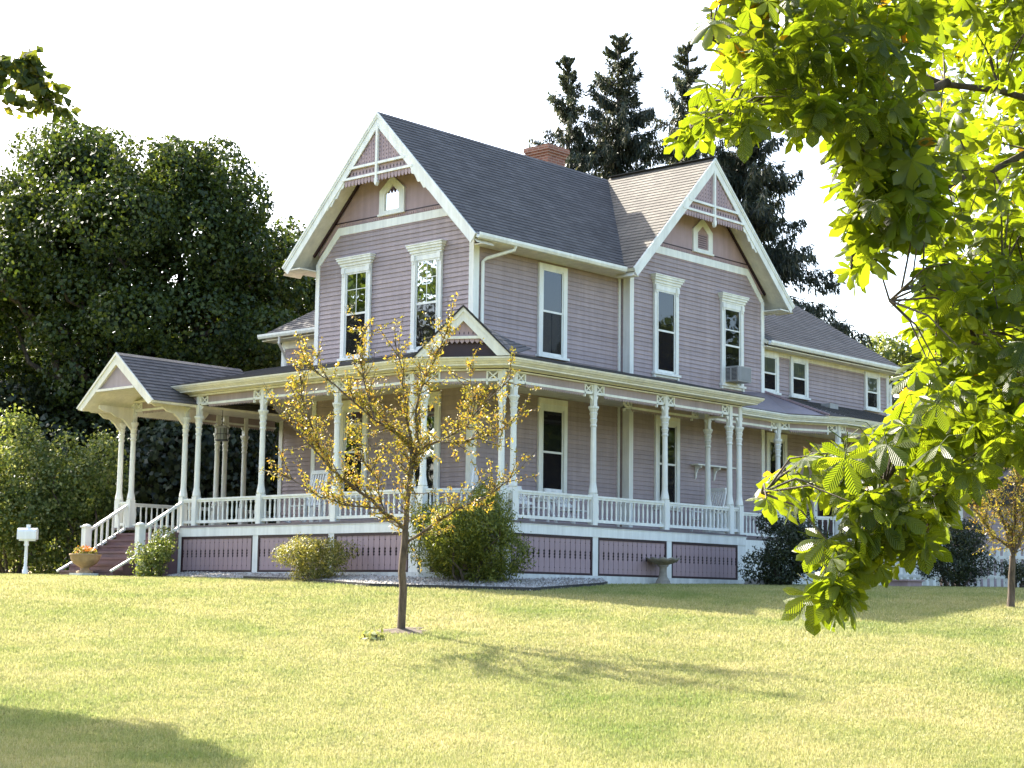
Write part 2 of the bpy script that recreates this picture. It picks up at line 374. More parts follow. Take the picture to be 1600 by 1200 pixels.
def bed():
    m = paint('gravel_soil', (.22, .20, .17), .25, .95, nscale=12)
    mb = MB(); A = []; B = []
    for a, b in zip(BEDIN, BEDOUT): A.append(mb.p(a[0], a[1], float(gz(*a))+.13)); B.append(mb.p(b[0], b[1], float(gz(*b))+.022))
    for k in range(len(A)-1): mb.face([A[k], B[k], B[k+1], A[k+1]])
    struct(mb.build('gravel_bed', m))
    m2, t, b = nodes('pebble'); g = t.nodes.new('ShaderNodeNewGeometry')
    t.links.new(ramp(t, g.outputs['Random Per Island'], [(0, (.18, .16, .14)), (.5, (.33, .30, .26)), (1, (.55, .53, .49))]), b.inputs['Base Color']); b.inputs['Roughness'].default_value = .9
    n = 15000; bi = np.array(BEDIN); bo = np.array(BEDOUT); k_ = RNG.choice(len(bi)-1, n, p=[.16, .2, .24, .22, .13, .05]); s_ = RNG.random((n, 1)); t_ = RNG.random((n, 1)); P = (bi[k_]*(1-s_)+bi[k_+1]*s_)*(1-t_)+(bo[k_]*(1-s_)+bo[k_+1]*s_)*t_; pz = gz(P[:, 0], P[:, 1])+.135*(1-t_[:, 0])+.03*t_[:, 0]
    O = np.array([(1, 0, 0), (-1, 0, 0), (0, 1, 0), (0, -1, 0), (0, 0, 1), (0, 0, -1)], float)
    T = np.array([(0, 2, 4), (2, 1, 4), (1, 3, 4), (3, 0, 4), (2, 0, 5), (1, 2, 5), (3, 1, 5), (0, 3, 5)])
    s = (.018+.03*RNG.random(n)**2)[:, None, None]*(.6+.8*RNG.random((n, 1, 3)))
    az = RNG.random(n)*6.28; rot = np.stack([np.stack([np.cos(az), -np.sin(az), 0*az], 1), np.stack([np.sin(az), np.cos(az), 0*az], 1), np.stack([0*az, 0*az, 1+0*az], 1)], 1)
    V = np.einsum('nij,nkj->nki', rot, O[None]*s)+np.concatenate([P, pz[:, None]], 1)[:, None]
    Q = (T[None]+np.arange(n)[:, None, None]*6).reshape(-1, 3)
    o = fast('gravel', V.reshape(-1, 3), Q, m2, kind='stuff'); tag(o, 'pale loose gravel stones in the bed along the porch', 'gravel')
    mb = MB(); P3 = [(q[0], q[1], float(gz(*q))+.03) for q in BEDOUT[1:]]
    for a, b in zip(P3, P3[1:]): mb.bar(a, b, .03, .11)
    tag(mb.build('bed_edging', EDGE), 'black plastic edging strip curving round the gravel bed', 'edging')
bed()

# ------------------------------------------------------------------ house
H = thing('house', 'two storey lilac clapboard house with white trim, steep gables and a wraparound porch', 'house', (4.0, 2.7, -.14))
FL = lambda u, n, z: (-n, u, z)                 # front wall, u = y
FR = lambda u, n, z: (u, -n, z)                 # side wall, u = x
FB = lambda u, n, z: (u, -.306-n, z)            # bay front
FT = lambda u, n, z: (5.535-n, u, z)            # bay return
FWF = lambda u, n, z: (2.75-n, u, z)            # wing front
APX, APZ, AZ2, EZ = 8.42, 11.30, 11.35, 7.80
mb = MB(); mb.prism([(.025, -.3), (5.475, -.3), (5.475, 8.2), (2.75, 11.02), (.025, 8.2)], .025, 11.58, 0); WF = mb.build('wall', LILAC, H)
mb = MB(); mb.prism([(5.56, -.3), (11.58, -.3), (11.58, 8.2), (APX, 11.04), (5.56, 8.2)], -.281, 2.7, 1); WB = mb.build('wall', LILAC, H)
mb = MB(); mb.box(2.775, 19.0, .03, 10, -.3, 6.72); WW = mb.build('wall', LILAC, H)
def siding(T, lo, hi, rng, parent, ex=.113):
    mb = MB(T); z = lo
    while z < hi-.01:
        z1 = min(z+ex, hi); a, b = rng(z); a1, b1 = rng(z1)
        lap = .020+.006*random.random()
        q = [mb.p(a, -.02, z), mb.p(b, -.02, z), mb.p(b, lap, z), mb.p(a, lap, z), mb.p(a1, -.02, z1), mb.p(b1, -.02, z1), mb.p(b1, .002, z1), mb.p(a1, .002, z1)]
        for f in ((0, 1, 2, 3), (3, 2, 6, 7), (0, 3, 7, 4), (1, 5, 6, 2)): mb.face([q[k] for k in f])
        z = z1
    mb.build('clapboard_siding', LILAC, parent, kind='stuff')
kink = lambda a, b: (lambda z: (a, b) if z < 7.88 else (a+(z-7.88)*1.03, b-(z-7.88)*1.03))
siding(FL, 1.14, 8.53, kink(0, 5.5), WF)
siding(FR, 1.14, 7.72, lambda z: (0, 5.535), WF)
siding(FB, 1.14, 8.53, kink(5.535, 11.6), WB)
siding(FT, 1.14, 7.72, lambda z: (-.306, 0), WB)
siding(FR, 1.14, 6.6, lambda z: (11.6, 19.02), WW)
siding(FWF, 1.14, 6.6, lambda z: (5.5, 10.02), WW)
# corner boards
def board(T, u0, u1, z0, z1, n=.034, mat=WHITE, name='corner_board', par=None, n0=0): return MB(T).box(u0, u1, n0, n, z0, z1).build(name, mat, par or H)
board(FL, -.034, .115, 1.14, 7.9); board(FL, 5.39, 5.53, 1.14, 7.9); board(FR, .0, .16, 1.14, 7.72, .033)
board(FB, 5.50, 5.66, 1.14, 7.9); board(FB, 11.48, 11.63, 1.14, 7.9); board(FT, -.306, -.12, 1.14, 7.72, .033)
board(FR, 5.42, 5.50, 1.14, 7.72, .045)
board(FR, 18.9, 19.05, 1.14, 6.6); board(FWF, 9.9, 10.05, 1.14, 6.6)
MB(FR).box(11.6, 19.0, .0, .03, 6.5, 6.62).build('frieze_board', CREAM, H)
MB(FWF).box(5.5, 10.0, .0, .03, 6.4, 6.62).build('frieze_board', CREAM, H)
# bands on the gables with kinks to the corner boards, fringe and flat upper gable
def gable_trim(T, a, b, apu, apz):
    # a,b wall ends, apex (apu,apz) of wall
    mb = MB(T); t = .036
    k = [(a, 7.88), (a+.13, 7.84), (a+.84, 8.53), (b-.84, 8.53), (b-.13, 7.84), (b, 7.88), (b-.78, 8.73), (a+.78, 8.73)]
    k[0] = (a, 7.93); k[5] = (b, 7.93)
    for q in ([k[0], k[1], k[2], k[7]], [k[7], k[2], k[3], k[6]], [k[6], k[3], k[4], k[5]]):
        mb.prism([(x, z) for x, z in q], 0, t, 1)
    mb.build('gable_band', WHITE, H)
    mb = MB(T); mb.prism([(a+.6, 8.5), (b-.6, 8.5), (b-.02, 8.1), (b-.02, 8.15), (apu, apz), (a+.02, 8.15), (a+.02, 8.1)], -.02, .012, 1)
    mb.build('gable_panel', ROSE, H)
    mb = MB(T); u = a+.9
    while u < b-.9:
        mb.prism([(u, 8.80), (u+.055, 8.80), (u+.055, 8.765), (u+.0275, 8.735), (u, 8.765)], .012, .028, 1); u += .075
    mb.box(a+.75, b-.75, .012, .03, 8.80, 8.83); mb.build('fringe', ROSE, H, kind='stuff')
    MB(T).box(a+.68, b-.68, .012, .04, 8.83, 8.86).build('moulding', MAROON, H)
gable_trim(FL, 0, 5.5, 2.75, 11.0); gable_trim(FB, 5.535, 11.6, APX, 11.0)
# ---- gable roofs
def shingles(mb, a, b, c, d, ex=.145, lift=.014):
    a, b, c, d = [np.array(q, float) for q in (a, b, c, d)]
    sl = np.linalg.norm((d+c)/2-(a+b)/2); n = max(2, int(sl/ex)); nr = np.cross(b-a, d-a); nr /= np.linalg.norm(nr)
    if nr[2] < 0: nr = -nr
    e = (b-a)/np.linalg.norm(b-a)
    for k in range(n):
        t0, t1 = k/n, (k+1)/n
        p0 = a+(d-a)*t0+nr*lift; p1 = b+(c-b)*t0+nr*lift; p2 = b+(c-b)*t1+nr*.002; p3 = a+(d-a)*t1+nr*.002
        off = .14*(k % 2)+.05*random.random()
        u = [float((q-a)@e)+off for q in (p0, p1, p2, p3)]; v0, v1 = k*.145, (k+1)*.145
        mb.poly([p0, p1, p2, p3], [(u[0], v0), (u[1], v0), (u[2], v1), (u[3], v1)])
        mb.poly([p0-nr*lift, p1-nr*lift, p1, p0], [(u[0], v0), (u[1], v0), (u[1], v0+.01), (u[0], v0+.01)])
def slab(name, quads, mat, parent, th=.1, under=CREAM):
    mb = MB()
    for q in quads: shingles(mb, *q)
    o = mb.build(name, mat, parent)
    mu = MB()
    for q in quads:
        pts = [np.array(x, float) for x in q]
        nr = np.cross(pts[1]-pts[0], pts[3]-pts[0])
        if np.linalg.norm(nr) < 1e-6: nr = np.cross(pts[1]-pts[0], pts[2]-pts[0])
        nr /= np.linalg.norm(nr); nr = nr if nr[2] > 0 else -nr
        if np.linalg.norm(pts[2]-pts[3]) < 1e-4: pts = pts[:3]
        A = [mu.p(*(x-nr*.004)) for x in pts]; B = [mu.p(*(x-nr*th)) for x in pts]; n = len(pts)
        mu.face(A); mu.face(B[::-1])
        for k in range(n): mu.face([A[k], A[(k+1) % n], B[(k+1) % n], B[k]])
    mu.build('roof_deck', under, o); return o
XO, YO = -.62, -.926
rf = slab('roof', [((XO, -.66, EZ), (4.97, -.66, EZ), (8.46, 2.75, APZ), (XO, 2.75, APZ)), ((8.42, 2.0, 10.53), (11.4, .0, 8.478), (11.4, 2.75, APZ), (8.46, 2.75, APZ)), ((12.2, 6.16, EZ), (XO, 6.16, EZ), (XO, 2.75, APZ), (12.2, 2.75, APZ))], SHING, H)
rb = slab('roof', [((4.88, 2.7, EZ), (4.88, YO, EZ), (APX, YO, AZ2), (APX, 2.7, AZ2)), ((12.27, YO, EZ), (12.27, 2.7, EZ), (APX, 2.7, AZ2), (APX, YO, AZ2))], SHTAN, H)
mb = MB(); mb.bar((APX, YO, AZ2+.015), (APX, 2.7, AZ2+.015), .22, .02); mb.build('ridge_cap', SHTAN, rb)
WRX0, WRX1, WEX = 7.7, 16.2, 19.25
slab('roof', [((11.62, -.47, 6.78), (WEX, -.47, 6.78), (WRX1, 5, 10.75), (11.62, 5, 10.75)), ((2.3, 10.48, 6.78), (2.3, 5.52, 6.78), (WRX0, 5.0, 10.75), (WRX0, 5, 10.75)),
              ((WEX, 10.48, 6.78), (2.3, 10.48, 6.78), (WRX0, 5, 10.75), (WRX1, 5, 10.75)), ((WEX, -.47, 6.78), (WEX, 10.48, 6.78), (WRX1, 5, 10.75), (WRX1, 5, 10.75))], SHING, H)
# ---- rakes, decorated gable truss
def rake(T, ul, ur, apu, apz, fn):
    # fn: outward offset of the rake plane from the wall, ul/ur eave ends in u
    mb = MB(T)
    for ue in (ul, ur):
        sgn = 1 if ue > apu else -1
        L = math.hypot(ue-apu, apz-EZ); du, dz = (ue-apu)/L, (EZ-apz)/L; nx, nz = -dz*sgn*1.0, du*sgn
        nu, nzv = (dz, -du) if sgn > 0 else (-dz, du)       # pointing downwards/inwards
        if nzv > 0: nu, nzv = -nu, -nzv
        def band(o0, o1, n0, n1, e0=0, e1=0):
            P = []
            for (bu, bz, e) in ((apu, apz, e0), (ue, EZ, e1)):
                P.append((bu, bz))
            a0 = (apu, apz + o0/nzv*1.0); a1 = (apu, apz + o1/nzv)      # plumb cut at the apex
            a0 = (apu, apz - o0*math.hypot(1, (apz-EZ)/(ue-apu))); a1 = (apu, apz - o1*math.hypot(1, (apz-EZ)/(ue-apu)))
            b0 = (ue+nu*o0, EZ+nzv*o0); b1 = (ue+nu*o1, EZ+nzv*o1)
            mb.prism([a0, b0, b1, a1], n0, n1, 1)
        band(.0, .05, fn-.02, fn+.035); band(.05, .10, fn-.02, fn+.02); band(.10, .27, fn-.03, fn+.0)
    mb.build('bargeboard', WHITE, H)
    mb = MB(T)      # sloped soffit between wall and rake
    for ue in (ul, ur):
        q = []
        for n in (.0, fn-.02):
            q += [(apu, n, apz-.24), (ue, n, EZ-.20)]
        mb.poly([q[0], q[1], q[3], q[2]])
    mb.build('rake_soffit', CREAM, H)
    mb = MB(T)      # maroon moulding where soffit meets the wall
    for ue in (ul, ur): mb.bar((apu, .045, apz-.30), (ue+(apu-ue)*.16, .045, EZ-.26+(apz-EZ)*.16), .05, .06)
    mb.build('moulding', MAROON, H)
    # truss
    lim = lambda z: (apz-.34-z)/((apz-EZ)/abs(ur-apu))
    mb = MB(T); zt = apz-.36
    mb.box(apu-.035, apu+.035, fn-.05, fn+.02, 9.62, zt); mb.prism([(apu-.05, 9.62), (apu+.05, 9.62), (apu+.05, 9.52), (apu, 9.44), (apu-.05, 9.52)], fn-.06, fn+.03, 1)
    for z0 in (9.72, 9.98):
        w_ = lim(z0+.03)+.06; mb.box(apu-w_, apu+w_, fn-.045, fn+.012, z0, z0+.06)
    mb.build('gable_truss', WHITE, H)
    # pierced rose boards behind truss, each board a piece
    step = .12; u = apu-lim(9.72); pan = MB(T); pan.prism([(apu-.01, zt-.05), (apu+.01, zt-.05), (apu+lim(9.6), 9.66), (apu-lim(9.6), 9.66)], fn-.075, fn-.06, 1)
    tr = pan.build('gable_lattice', ROSE, H)
    while u < apu+lim(9.72)-step*.5:
        zt2 = apz-.36-abs((u+step/2)-apu)*((apz-EZ)/abs(ur-apu))
        if zt2 > 10.1:
            zs = 10.04; mbb = MB(T); pts = [(u+.006, zs), (u+step-.006, zs)]
            pts += [(u+step-.006, zt2-.02), (u+.006, zt2-.02)]; mbb.prism(pts, fn-.058, fn-.042, 1); mbb.build('board', ROSE, tr)
        u += step
    hol = MB(T)
    u = apu-lim(9.8)+.1
    while u < apu+lim(9.8):
        for z in np.arange(10.10, zt-.12-abs(u-apu), .1): hol.prism([(u-.012, z), (u, z-.028), (u+.012, z), (u, z+.028)], fn-.0415, fn-.038, 1)
        hol.prism([(u-.022, 9.87), (u, 9.82), (u+.022, 9.87), (u, 9.92)], fn-.058, fn-.054, 1)
        u += .12
    hol.build('piercing', MAROON, tr, kind='stuff')
    mb = MB(T); u = apu-lim(9.72)+.02
    while u < apu+lim(9.72)-.1:
        mb.prism([(u, 9.72), (u+.1, 9.72), (u+.1, 9.64), (u+.085, 9.58), (u+.05, 9.555), (u+.015, 9.58), (u, 9.64)], fn-.04, fn-.02, 1); u += .118
    mb.build('scallop_trim', ROSE, H, kind='stuff')
    for ue in (ul, ur):     # sawn brackets below the truss ends
        mb = MB(T); sgn = 1 if ue > apu else -1; uu = apu+sgn*(lim(9.72)+.02)
        mb.prism([(uu-sgn*.06, 9.70), (uu+sgn*.18, 9.55), (uu+sgn*.62, 9.08), (uu+sgn*.55, 9.06), (uu+sgn*.46, 9.16), (uu+sgn*.40, 9.14), (uu+sgn*.28, 9.32), (uu+sgn*.2, 9.32), (uu+sgn*.08, 9.52), (uu-sgn*.02, 9.56)], fn-.045, fn-.02, 1); mb.build('gable_bracket', WHITE, H)
rake(FL, -.66, 6.16, 2.75, APZ, .615); rake(FB, 4.88, 12.27, APX, AZ2, .615)
# boxed eaves, gutters, downspouts
mb = MB(); mb.box(-.02, 5.53, -.60, .0, 7.70, 7.73); mb.box(-.5, 4.95, -.64, -.60, 7.70, 7.80); mb.build('soffit', CREAM, H)
mb = MB(); mb.box(-.6, 8, 5.5, 6.12, 7.70, 7.73); mb.build('soffit', CREAM, H)
mb = MB(); mb.box(11.6, 12.2, -.9, -.02, 7.62, 7.65); mb.build('soffit', WHITE, H)
MB().box(11.6, 19.2, -.44, .03, 6.62, 6.65).build('soffit', CREAM, H); MB().box(2.33, 2.8, 5.5, 10.45, 6.62, 6.65).build('soffit', CREAM, H)
def gutter(a, b, nrm):
    nrm = np.array(nrm, float); prof = [(.0, .0), (.0, -.10), (.03, -.13), (.09, -.12), (.12, -.06), (.12, .0), (.105, .0), (.10, -.08), (.02, -.09), (.015, .0)]
    a = np.array(a, float); b = np.array(b, float); mb = MB()
    A = [mb.p(*(a+nrm*o+np.array([0, 0, z]))) for o, z in prof]; B = [mb.p(*(b+nrm*o+np.array([0, 0, z]))) for o, z in prof]; n = len(prof)
    for k in range(n): mb.face([A[k], A[(k+1) % n], B[(k+1) % n], B[k]])
    mb.face(A[::-1]); mb.face(B); return mb.build('gutter', WHITE, H)
gutter((-.6, -.64, 7.83), (4.86, -.64, 7.83), (0, -1, 0)); gutter((11.64, -.46, 6.80), (19.2, -.46, 6.80), (0, -1, 0)); gutter((2.29, 10.48, 6.80), (2.29, 5.56, 6.80), (-1, 0, 0))
def spout(pts): return MB().tube(pts, .042, 6).build('downspout', WHITE, H)
spout([(.72, -.68, 7.72), (.72, -.64, 7.62), (.30, -.14, 7.42), (.24, -.08, 7.34), (.24, -.08, 5.25)])
spout([(2.25, 9.6, 6.68), (2.25, 9.62, 6.5), (2.65, 9.75, 6.1), (2.68, 9.78, 5.9), (2.68, 9.78, 5.2)])
spout([(19.1, -.5, 6.6), (19.06, -.08, 6.3), (19.06, -.08, 1.2)])
# chimney
ch = MB(); ch.ubox(6.36, 7.10, 3.26, 4.00, 10.0, 11.72); ch.ubox(6.34, 7.12, 3.24, 4.02, 11.72, 11.79); ch.ubox(6.30, 7.16, 3.20, 4.06, 11.79, 11.86); ch.ubox(6.27, 7.19, 3.17, 4.09, 11.86, 12.0)
co = ch.build('chimney', BRICK, rf); MB().box(6.5, 6.95, 3.4, 3.85, 12.0, 12.05).build('flue', CONC, rf)
# ---- windows
def window(T, u0, u1, z0, z1, crown=True, head=.0, bars=0, screen_=True, curtain=None, casing=.17, split=.5, sill=.12, simple=False, vbars=False):
    # u0,u1,z0,z1: glass opening; z1 top of upper pane
    c = casing; T0 = T; T = lambda a_, b_, c_: T0(a_, b_+.016, c_); mb = MB(T)
    mb.box(u0-c, u0-.03, 0, .062, z0-.08, z1+.16); mb.box(u1+.03, u1+c, 0, .062, z0-.08, z1+.16); mb.box(u0-.03, u1+.03, 0, .058, z1+.03, z1+.16)
    if not simple: mb.box(u0-.055, u0-.025, .06, .075, z0-.05, z1+.05); mb.box(u1+.025, u1+.055, .06, .075, z0-.05, z1+.05)
    W = mb.build('window', WHITE, H)
    mb = MB(T); mb.box(u0-c-.05, u1+c+.05, 0, .11, z0-.14, z0-.08)
    if not simple: mb.box(u0-c-.02, u0-c+.06, 0, .07, z0-.22, z0-.14); mb.box(u1+c-.06, u1+c+.02, 0, .07, z0-.22, z0-.14); mb.box(u0-c, u1+c, 0, .045, z0-.20, z0-.14)
    mb.build('sill', WHITE, W)
    if crown:
        mb = MB(T); zc = z1+.16; o = [(u0-c-.01, u1+c+.01, .072, zc, zc+.05), (u0-c-.035, u1+c+.035, .10, zc+.05, zc+.12), (u0-c-.07, u1+c+.07, .135, zc+.12, zc+.18), (u0-c-.10, u1+c+.10, .165, zc+.18, zc+.235), (u0-c-.115, u1+c+.115, .185, zc+.235, zc+.26)]
        for a, b, n, q0, q1 in o: mb.box(a, b, 0, n, q0, q1)
        for uu in (u0-c+.01, u1+.05): mb.box(uu, uu+.11, .05, .10, z1+.02, zc); mb.box(uu+.02, uu+.09, .05, .085, z1-.05, z1+.02)
        mb.build('crown', WHITE, W)
    elif head: MB(T).box(u0-c, u1+c, 0, .066, z1+.16, z1+.16+head).build('crown', CREAM, W)
    zm = z0+(z1-z0)*split; f = .045
    mb = MB(T)
    for a, b, n in ((z0-.07, zm, .032), (zm, z1+.03, .042)):
        mb.box(u0-.03, u0+.012, .02, n, a, b); mb.box(u1-.012, u1+.03, .02, n, a, b)
    mb.box(u0, u1, .02, .042, z1-.01, z1+.03); mb.box(u0, u1, .02, .044, zm-.025, zm+.025); mb.box(u0, u1, .02, .032, z0-.07, z0)
    if vbars: mb.box((u0+u1)/2-.009, (u0+u1)/2+.009, .024, .034, zm+.02, z1); mb.box(u0, u1, .024, .033, (zm+z1)/2+.1, (zm+z1)/2+.118)
    if bars: mb.box(u0, u1, .028, .04, zm+(z1-zm)*.42, zm+(z1-zm)*.42+.03)
    mb.build('sash', WHITE, W)
    MB(T).box(u0, u1, .0205, .0225, z0-.02, z1).build('opening_backing', DARK, W)  # near-black sheet close behind the glass stands for the unlit room
    if curtain:
        cz0, cz1, mat, frac = curtain; mb = MB(T); n = 26
        for s0, s1 in frac:
            ua, ub = u0+(u1-u0)*s0, u0+(u1-u0)*s1; P = [[mb.p(ua+(ub-ua)*k/n, .0245+.0018*math.sin(k*1.3), z) for k in range(n+1)] for z in (cz0, cz1)]
            for k in range(n): mb.face([P[0][k], P[0][k+1], P[1][k+1], P[1][k]])
        mb.build('curtain', mat, W)
    MB(T).poly([(u0, .031, zm+.02), (u1, .031, zm+.02), (u1, .031, z1), (u0, .031, z1)]); 
    g = MB(T); g.poly([(u0, .0285, zm+.02), (u1, .0285, zm+.02), (u1, .0285, z1), (u0, .0285, z1)]); g.build('pane', GLASS, W)
    g = MB(T); g.poly([(u0, .0270, z0), (u1, .0270, z0), (u1, .0270, zm-.02), (u0, .0270, zm-.02)]); g.build('pane', GLASS, W)
    if screen_: g = MB(T); g.poly([(u0, .0315, z0), (u1, .0315, z0), (u1, .0315, zm-.025), (u0, .0315, zm-.025)]); g.build('insect_screen', SCREEN, W)
    return W
window(FL, 3.62, 4.33, 5.44, 7.49, vbars=True); window(FL, 1.16, 1.83, 5.44, 7.51, vbars=True)
window(FR, 2.44, 3.16, 5.45, 7.48, crown=False, curtain=(5.45, 6.43, CURT, [(.0, .45), (.5, 1)]), simple=True)
window(FB, 6.66, 7.37, 5.45, 7.52, screen_=True); window(FB, 9.68, 10.38, 5.45, 7.45, bars=1, screen_=False)
for u0, u1 in ((12.02, 12.62), (13.545, 14.18), (17.71, 18.29)): window(FR, u0, u1, 5.51, 6.42, crown=False, simple=True, casing=.15, curtain=(6.0, 6.42, SHADE, [(0, 1)]))
window(FL, 3.62, 4.26, 2.0, 4.0, crown=False, head=.14); window(FL, 1.13, 1.83, 1.6, 4.0, crown=False, head=.14)
window(FR, 2.49, 3.21, 2.0, 4.02, crown=False, head=.14); window(FB, 6.73, 7.43, 2.0, 3.98, crown=False, head=.14); window(FR, 12.3, 13.0, 2.0, 4.0, crown=False, head=.1)
window(FWF, 7.2, 7.9, 1.9, 3.9, crown=False, head=.14)
# door on the rear porch
mb = MB(FR); mb.box(14.6, 14.78, 0, .06, 1.14, 4.1); mb.box(15.8, 15.98, 0, .06, 1.14, 4.1); mb.box(14.5, 16.08, 0, .09, 3.72, 4.12); d_ = mb.build('door', WHITE, H)
MB(FR).box(14.78, 15.8, 0, .03, 1.14, 3.72).build('door_leaf', MAROON, d_); g = MB(FR); g.poly([(14.95, .034, 2.0), (15.63, .034, 2.0), (15.63, .034, 3.5), (14.95, .034, 3.5)]); g.build('pane', GLASS, d_)
MB(FR).box(15.62, 15.68, .03, .07, 2.1, 2.2).build('handle', IRON, d_)
# gable windows
def gothic(T, u, zb, louv):
    def shp(w, z0, zs, zt): return [(u-w, z0), (u+w, z0), (u+w, zs), (u, zt), (u-w, zs)]
    mb = MB(T); o = shp(.44, 8.86, 9.46, 9.80); i = shp(.25, 8.94, 9.37, 9.59)
    for k in range(5): mb.prism([o[k], o[(k+1) % 5], i[(k+1) % 5], i[k]], .012, .06, 1)
    mb.box(u-.47, u+.47, .012, .09, 8.82, 8.87); W = mb.build('gable_window', WHITE, H)
    mb = MB(T); mb.prism(i, .012, .016, 1); mb.build('opening_backing', DARK if not louv else ROSE, W)  # near-black sheet for the unlit attic, rose backing for the louvre
    if louv:
        mb = MB(T); mb.box(u-.25, u-.2, .016, .04, 8.94, 9.4); mb.box(u+.2, u+.25, .016, .04, 8.94, 9.4)
        mb.prism([(u-.2, 9.36), (u+.2, 9.36), (u+.2, 9.41), (u, 9.58), (u-.2, 9.41)], .016, .036, 1); mb.build('louvre_frame', ROSE, W)
        MB(T).box(u-.2, u+.2, .0161, .0175, 8.94, 9.36).build('louvre_shade_sheet', DARK, W)  # near-black sheet paints the shade between the slats
        for z in np.arange(8.95, 9.34, .06):
            s_ = MB(T); q = [(u-.2, .018, z+.045), (u+.2, .018, z+.045), (u+.2, .036, z), (u-.2, .036, z)]; s_.poly(q); s_.poly([(a, b+.004, c+.008) for a, b, c in q]); s_.build('slat', ROSE, W)
    else:
        mb = MB(T); mb.prism(shp(.25, 8.94, 9.37, 9.59), .02, .0215, 1); mb.build('pane', GLASS, W)
        mb = MB(T); mb.prism([(u-.22, 8.96), (u+.22, 8.96), (u+.22, 9.3), (u-.22, 9.3)], .0165, .018, 1); mb.build('curtain', CURT, W)
        mb = MB(T); q = i
        for k in range(5): mb.bar((q[k][0], .026, q[k][1]), (q[(k+1) % 5][0], .026, q[(k+1) % 5][1]), .02, .035)
        mb.build('sash', WHITE, W)
gothic(FL, 2.77, 0, False); gothic(FB, 8.66, 0, True)

# ------------------------------------------------------------------ porch
ZD, ZC, ZR = 1.14, 4.37, 1.81
Q = [(-2.467, 7.6), (-2.467, -.93), (-1.63, -2.467), (7.29, -2.467), (7.29, -.32)]
dk = [(-2.585, 10.35), (-2.585, -.98), (-1.70, -2.585), (7.43, -2.585), (7.43, .1), (3.0, .1), (3.0, 10.35)]
MB().prism([tuple(q) for q in dk], 1.085, ZD, 2).build('porch_deck', DECK, H)
MB().prism([(x*.985, y*.985) if y < 9 else (x, y) for x, y in dk], 4.36, 4.40, 2).build('porch_ceiling', CREAM, H)
fa = MB().sweep([(-2.467, 7.55)]+Q[1:4]+[(7.29, -1.5)], [(.10, .87), (.125, .87), (.125, 1.07), (.14, 1.075), (.14, 1.085), (.10, 1.085)]).build('porch_fascia', WHITE, H)
MB().sweep([(-2.467, 7.55)]+Q[1:4]+[(7.29, -1.5)], [(.06, -.6), (.115, -.6), (.115, .0), (.06, .0)]).build('porch_base', CONC, H)
MB().sweep([(-2.467, 7.5)]+Q[1:4]+[(7.25, -1.5)], [(.0, -.3), (.03, -.3), (.03, 1.0), (.0, 1.0)]).build('skirt_shade_backing', DARK, H)  # near-black sheet behind the boards paints the shade under the deck
# skirt panels: white posts, maroon frames, pierced vertical boards
def frame_on(p0, p1):
    p0 = np.array(p0, float); p1 = np.array(p1, float); d = (p1-p0)/np.linalg.norm(p1-p0); n = np.array([d[1], -d[0]])
    return (lambda u, nn, z: (p0[0]+d[0]*u+n[0]*nn, p0[1]+d[1]*u+n[1]*nn, z)), float(np.linalg.norm(p1-p0)), math.atan2(d[1], d[0])
def board_mesh(wd):
    h = wd/2-.004; z = .80; e = .016
    right = [(h, 0), (h, .10), (h-e, .115), (h, .13), (h, .31), (h-.028, .345), (h-.010, .375), (h-.030, .41), (h-.010, .445), (h-.028, .475), (h-.004, .51), (h, .52), (h, .66), (h-e, .675), (h, .69), (h, z)]
    pts = right+[(-a, b) for a, b in reversed(right)]
    return MB().prism(pts, -.008, .008, 1).mesh('skirt_board', ROSE)
BM = board_mesh(.172)
def skirt(p0, p1, cuts):
    T, L, ang = frame_on(p0, p1)
    for a, b in cuts:
        mb = MB(T); mb.box(a, b, .07, .112, .0, .05); mb.box(a, b, .07, .112, .81, .87); mb.box(a, a+.055, .07, .111, .05, .81); mb.box(b-.055, b, .07, .111, .05, .81)
        fr = mb.build('skirt_frame', MAROON, H); n = max(1, round((b-a-.11)/.172)); st = (b-a-.11)/n
        for k in range(n):
            x, y, z = T(a+.055+st*(k+.5), .085, .04); place(BM, 'board', fr, (x, y, z), ang)
    e = [0]+[v for c in cuts for v in c]+[L]
    for k in range(0, len(e), 2):
        if e[k+1]-e[k] > .01: MB(T).box(e[k], e[k+1], .07, .114, -.05, .87).build('skirt_post', WHITE, H)
skirt((-2.467, 7.55), (-2.467, -.93), [(.18, 2.93), (3.12, 5.60), (5.79, 8.2)])
skirt((-2.467, -.93), (-1.63, -2.467), [(.22, 1.53)])
skirt((-1.63, -2.467), (7.29, -2.467), [(.22, 2.98), (3.17, 5.75), (5.94, 8.69)])
mb = MB(); mb.box(7.29, 7.41, -2.57, -.4, -.6, .87); mb.build('skirt_end', WHITE, H)
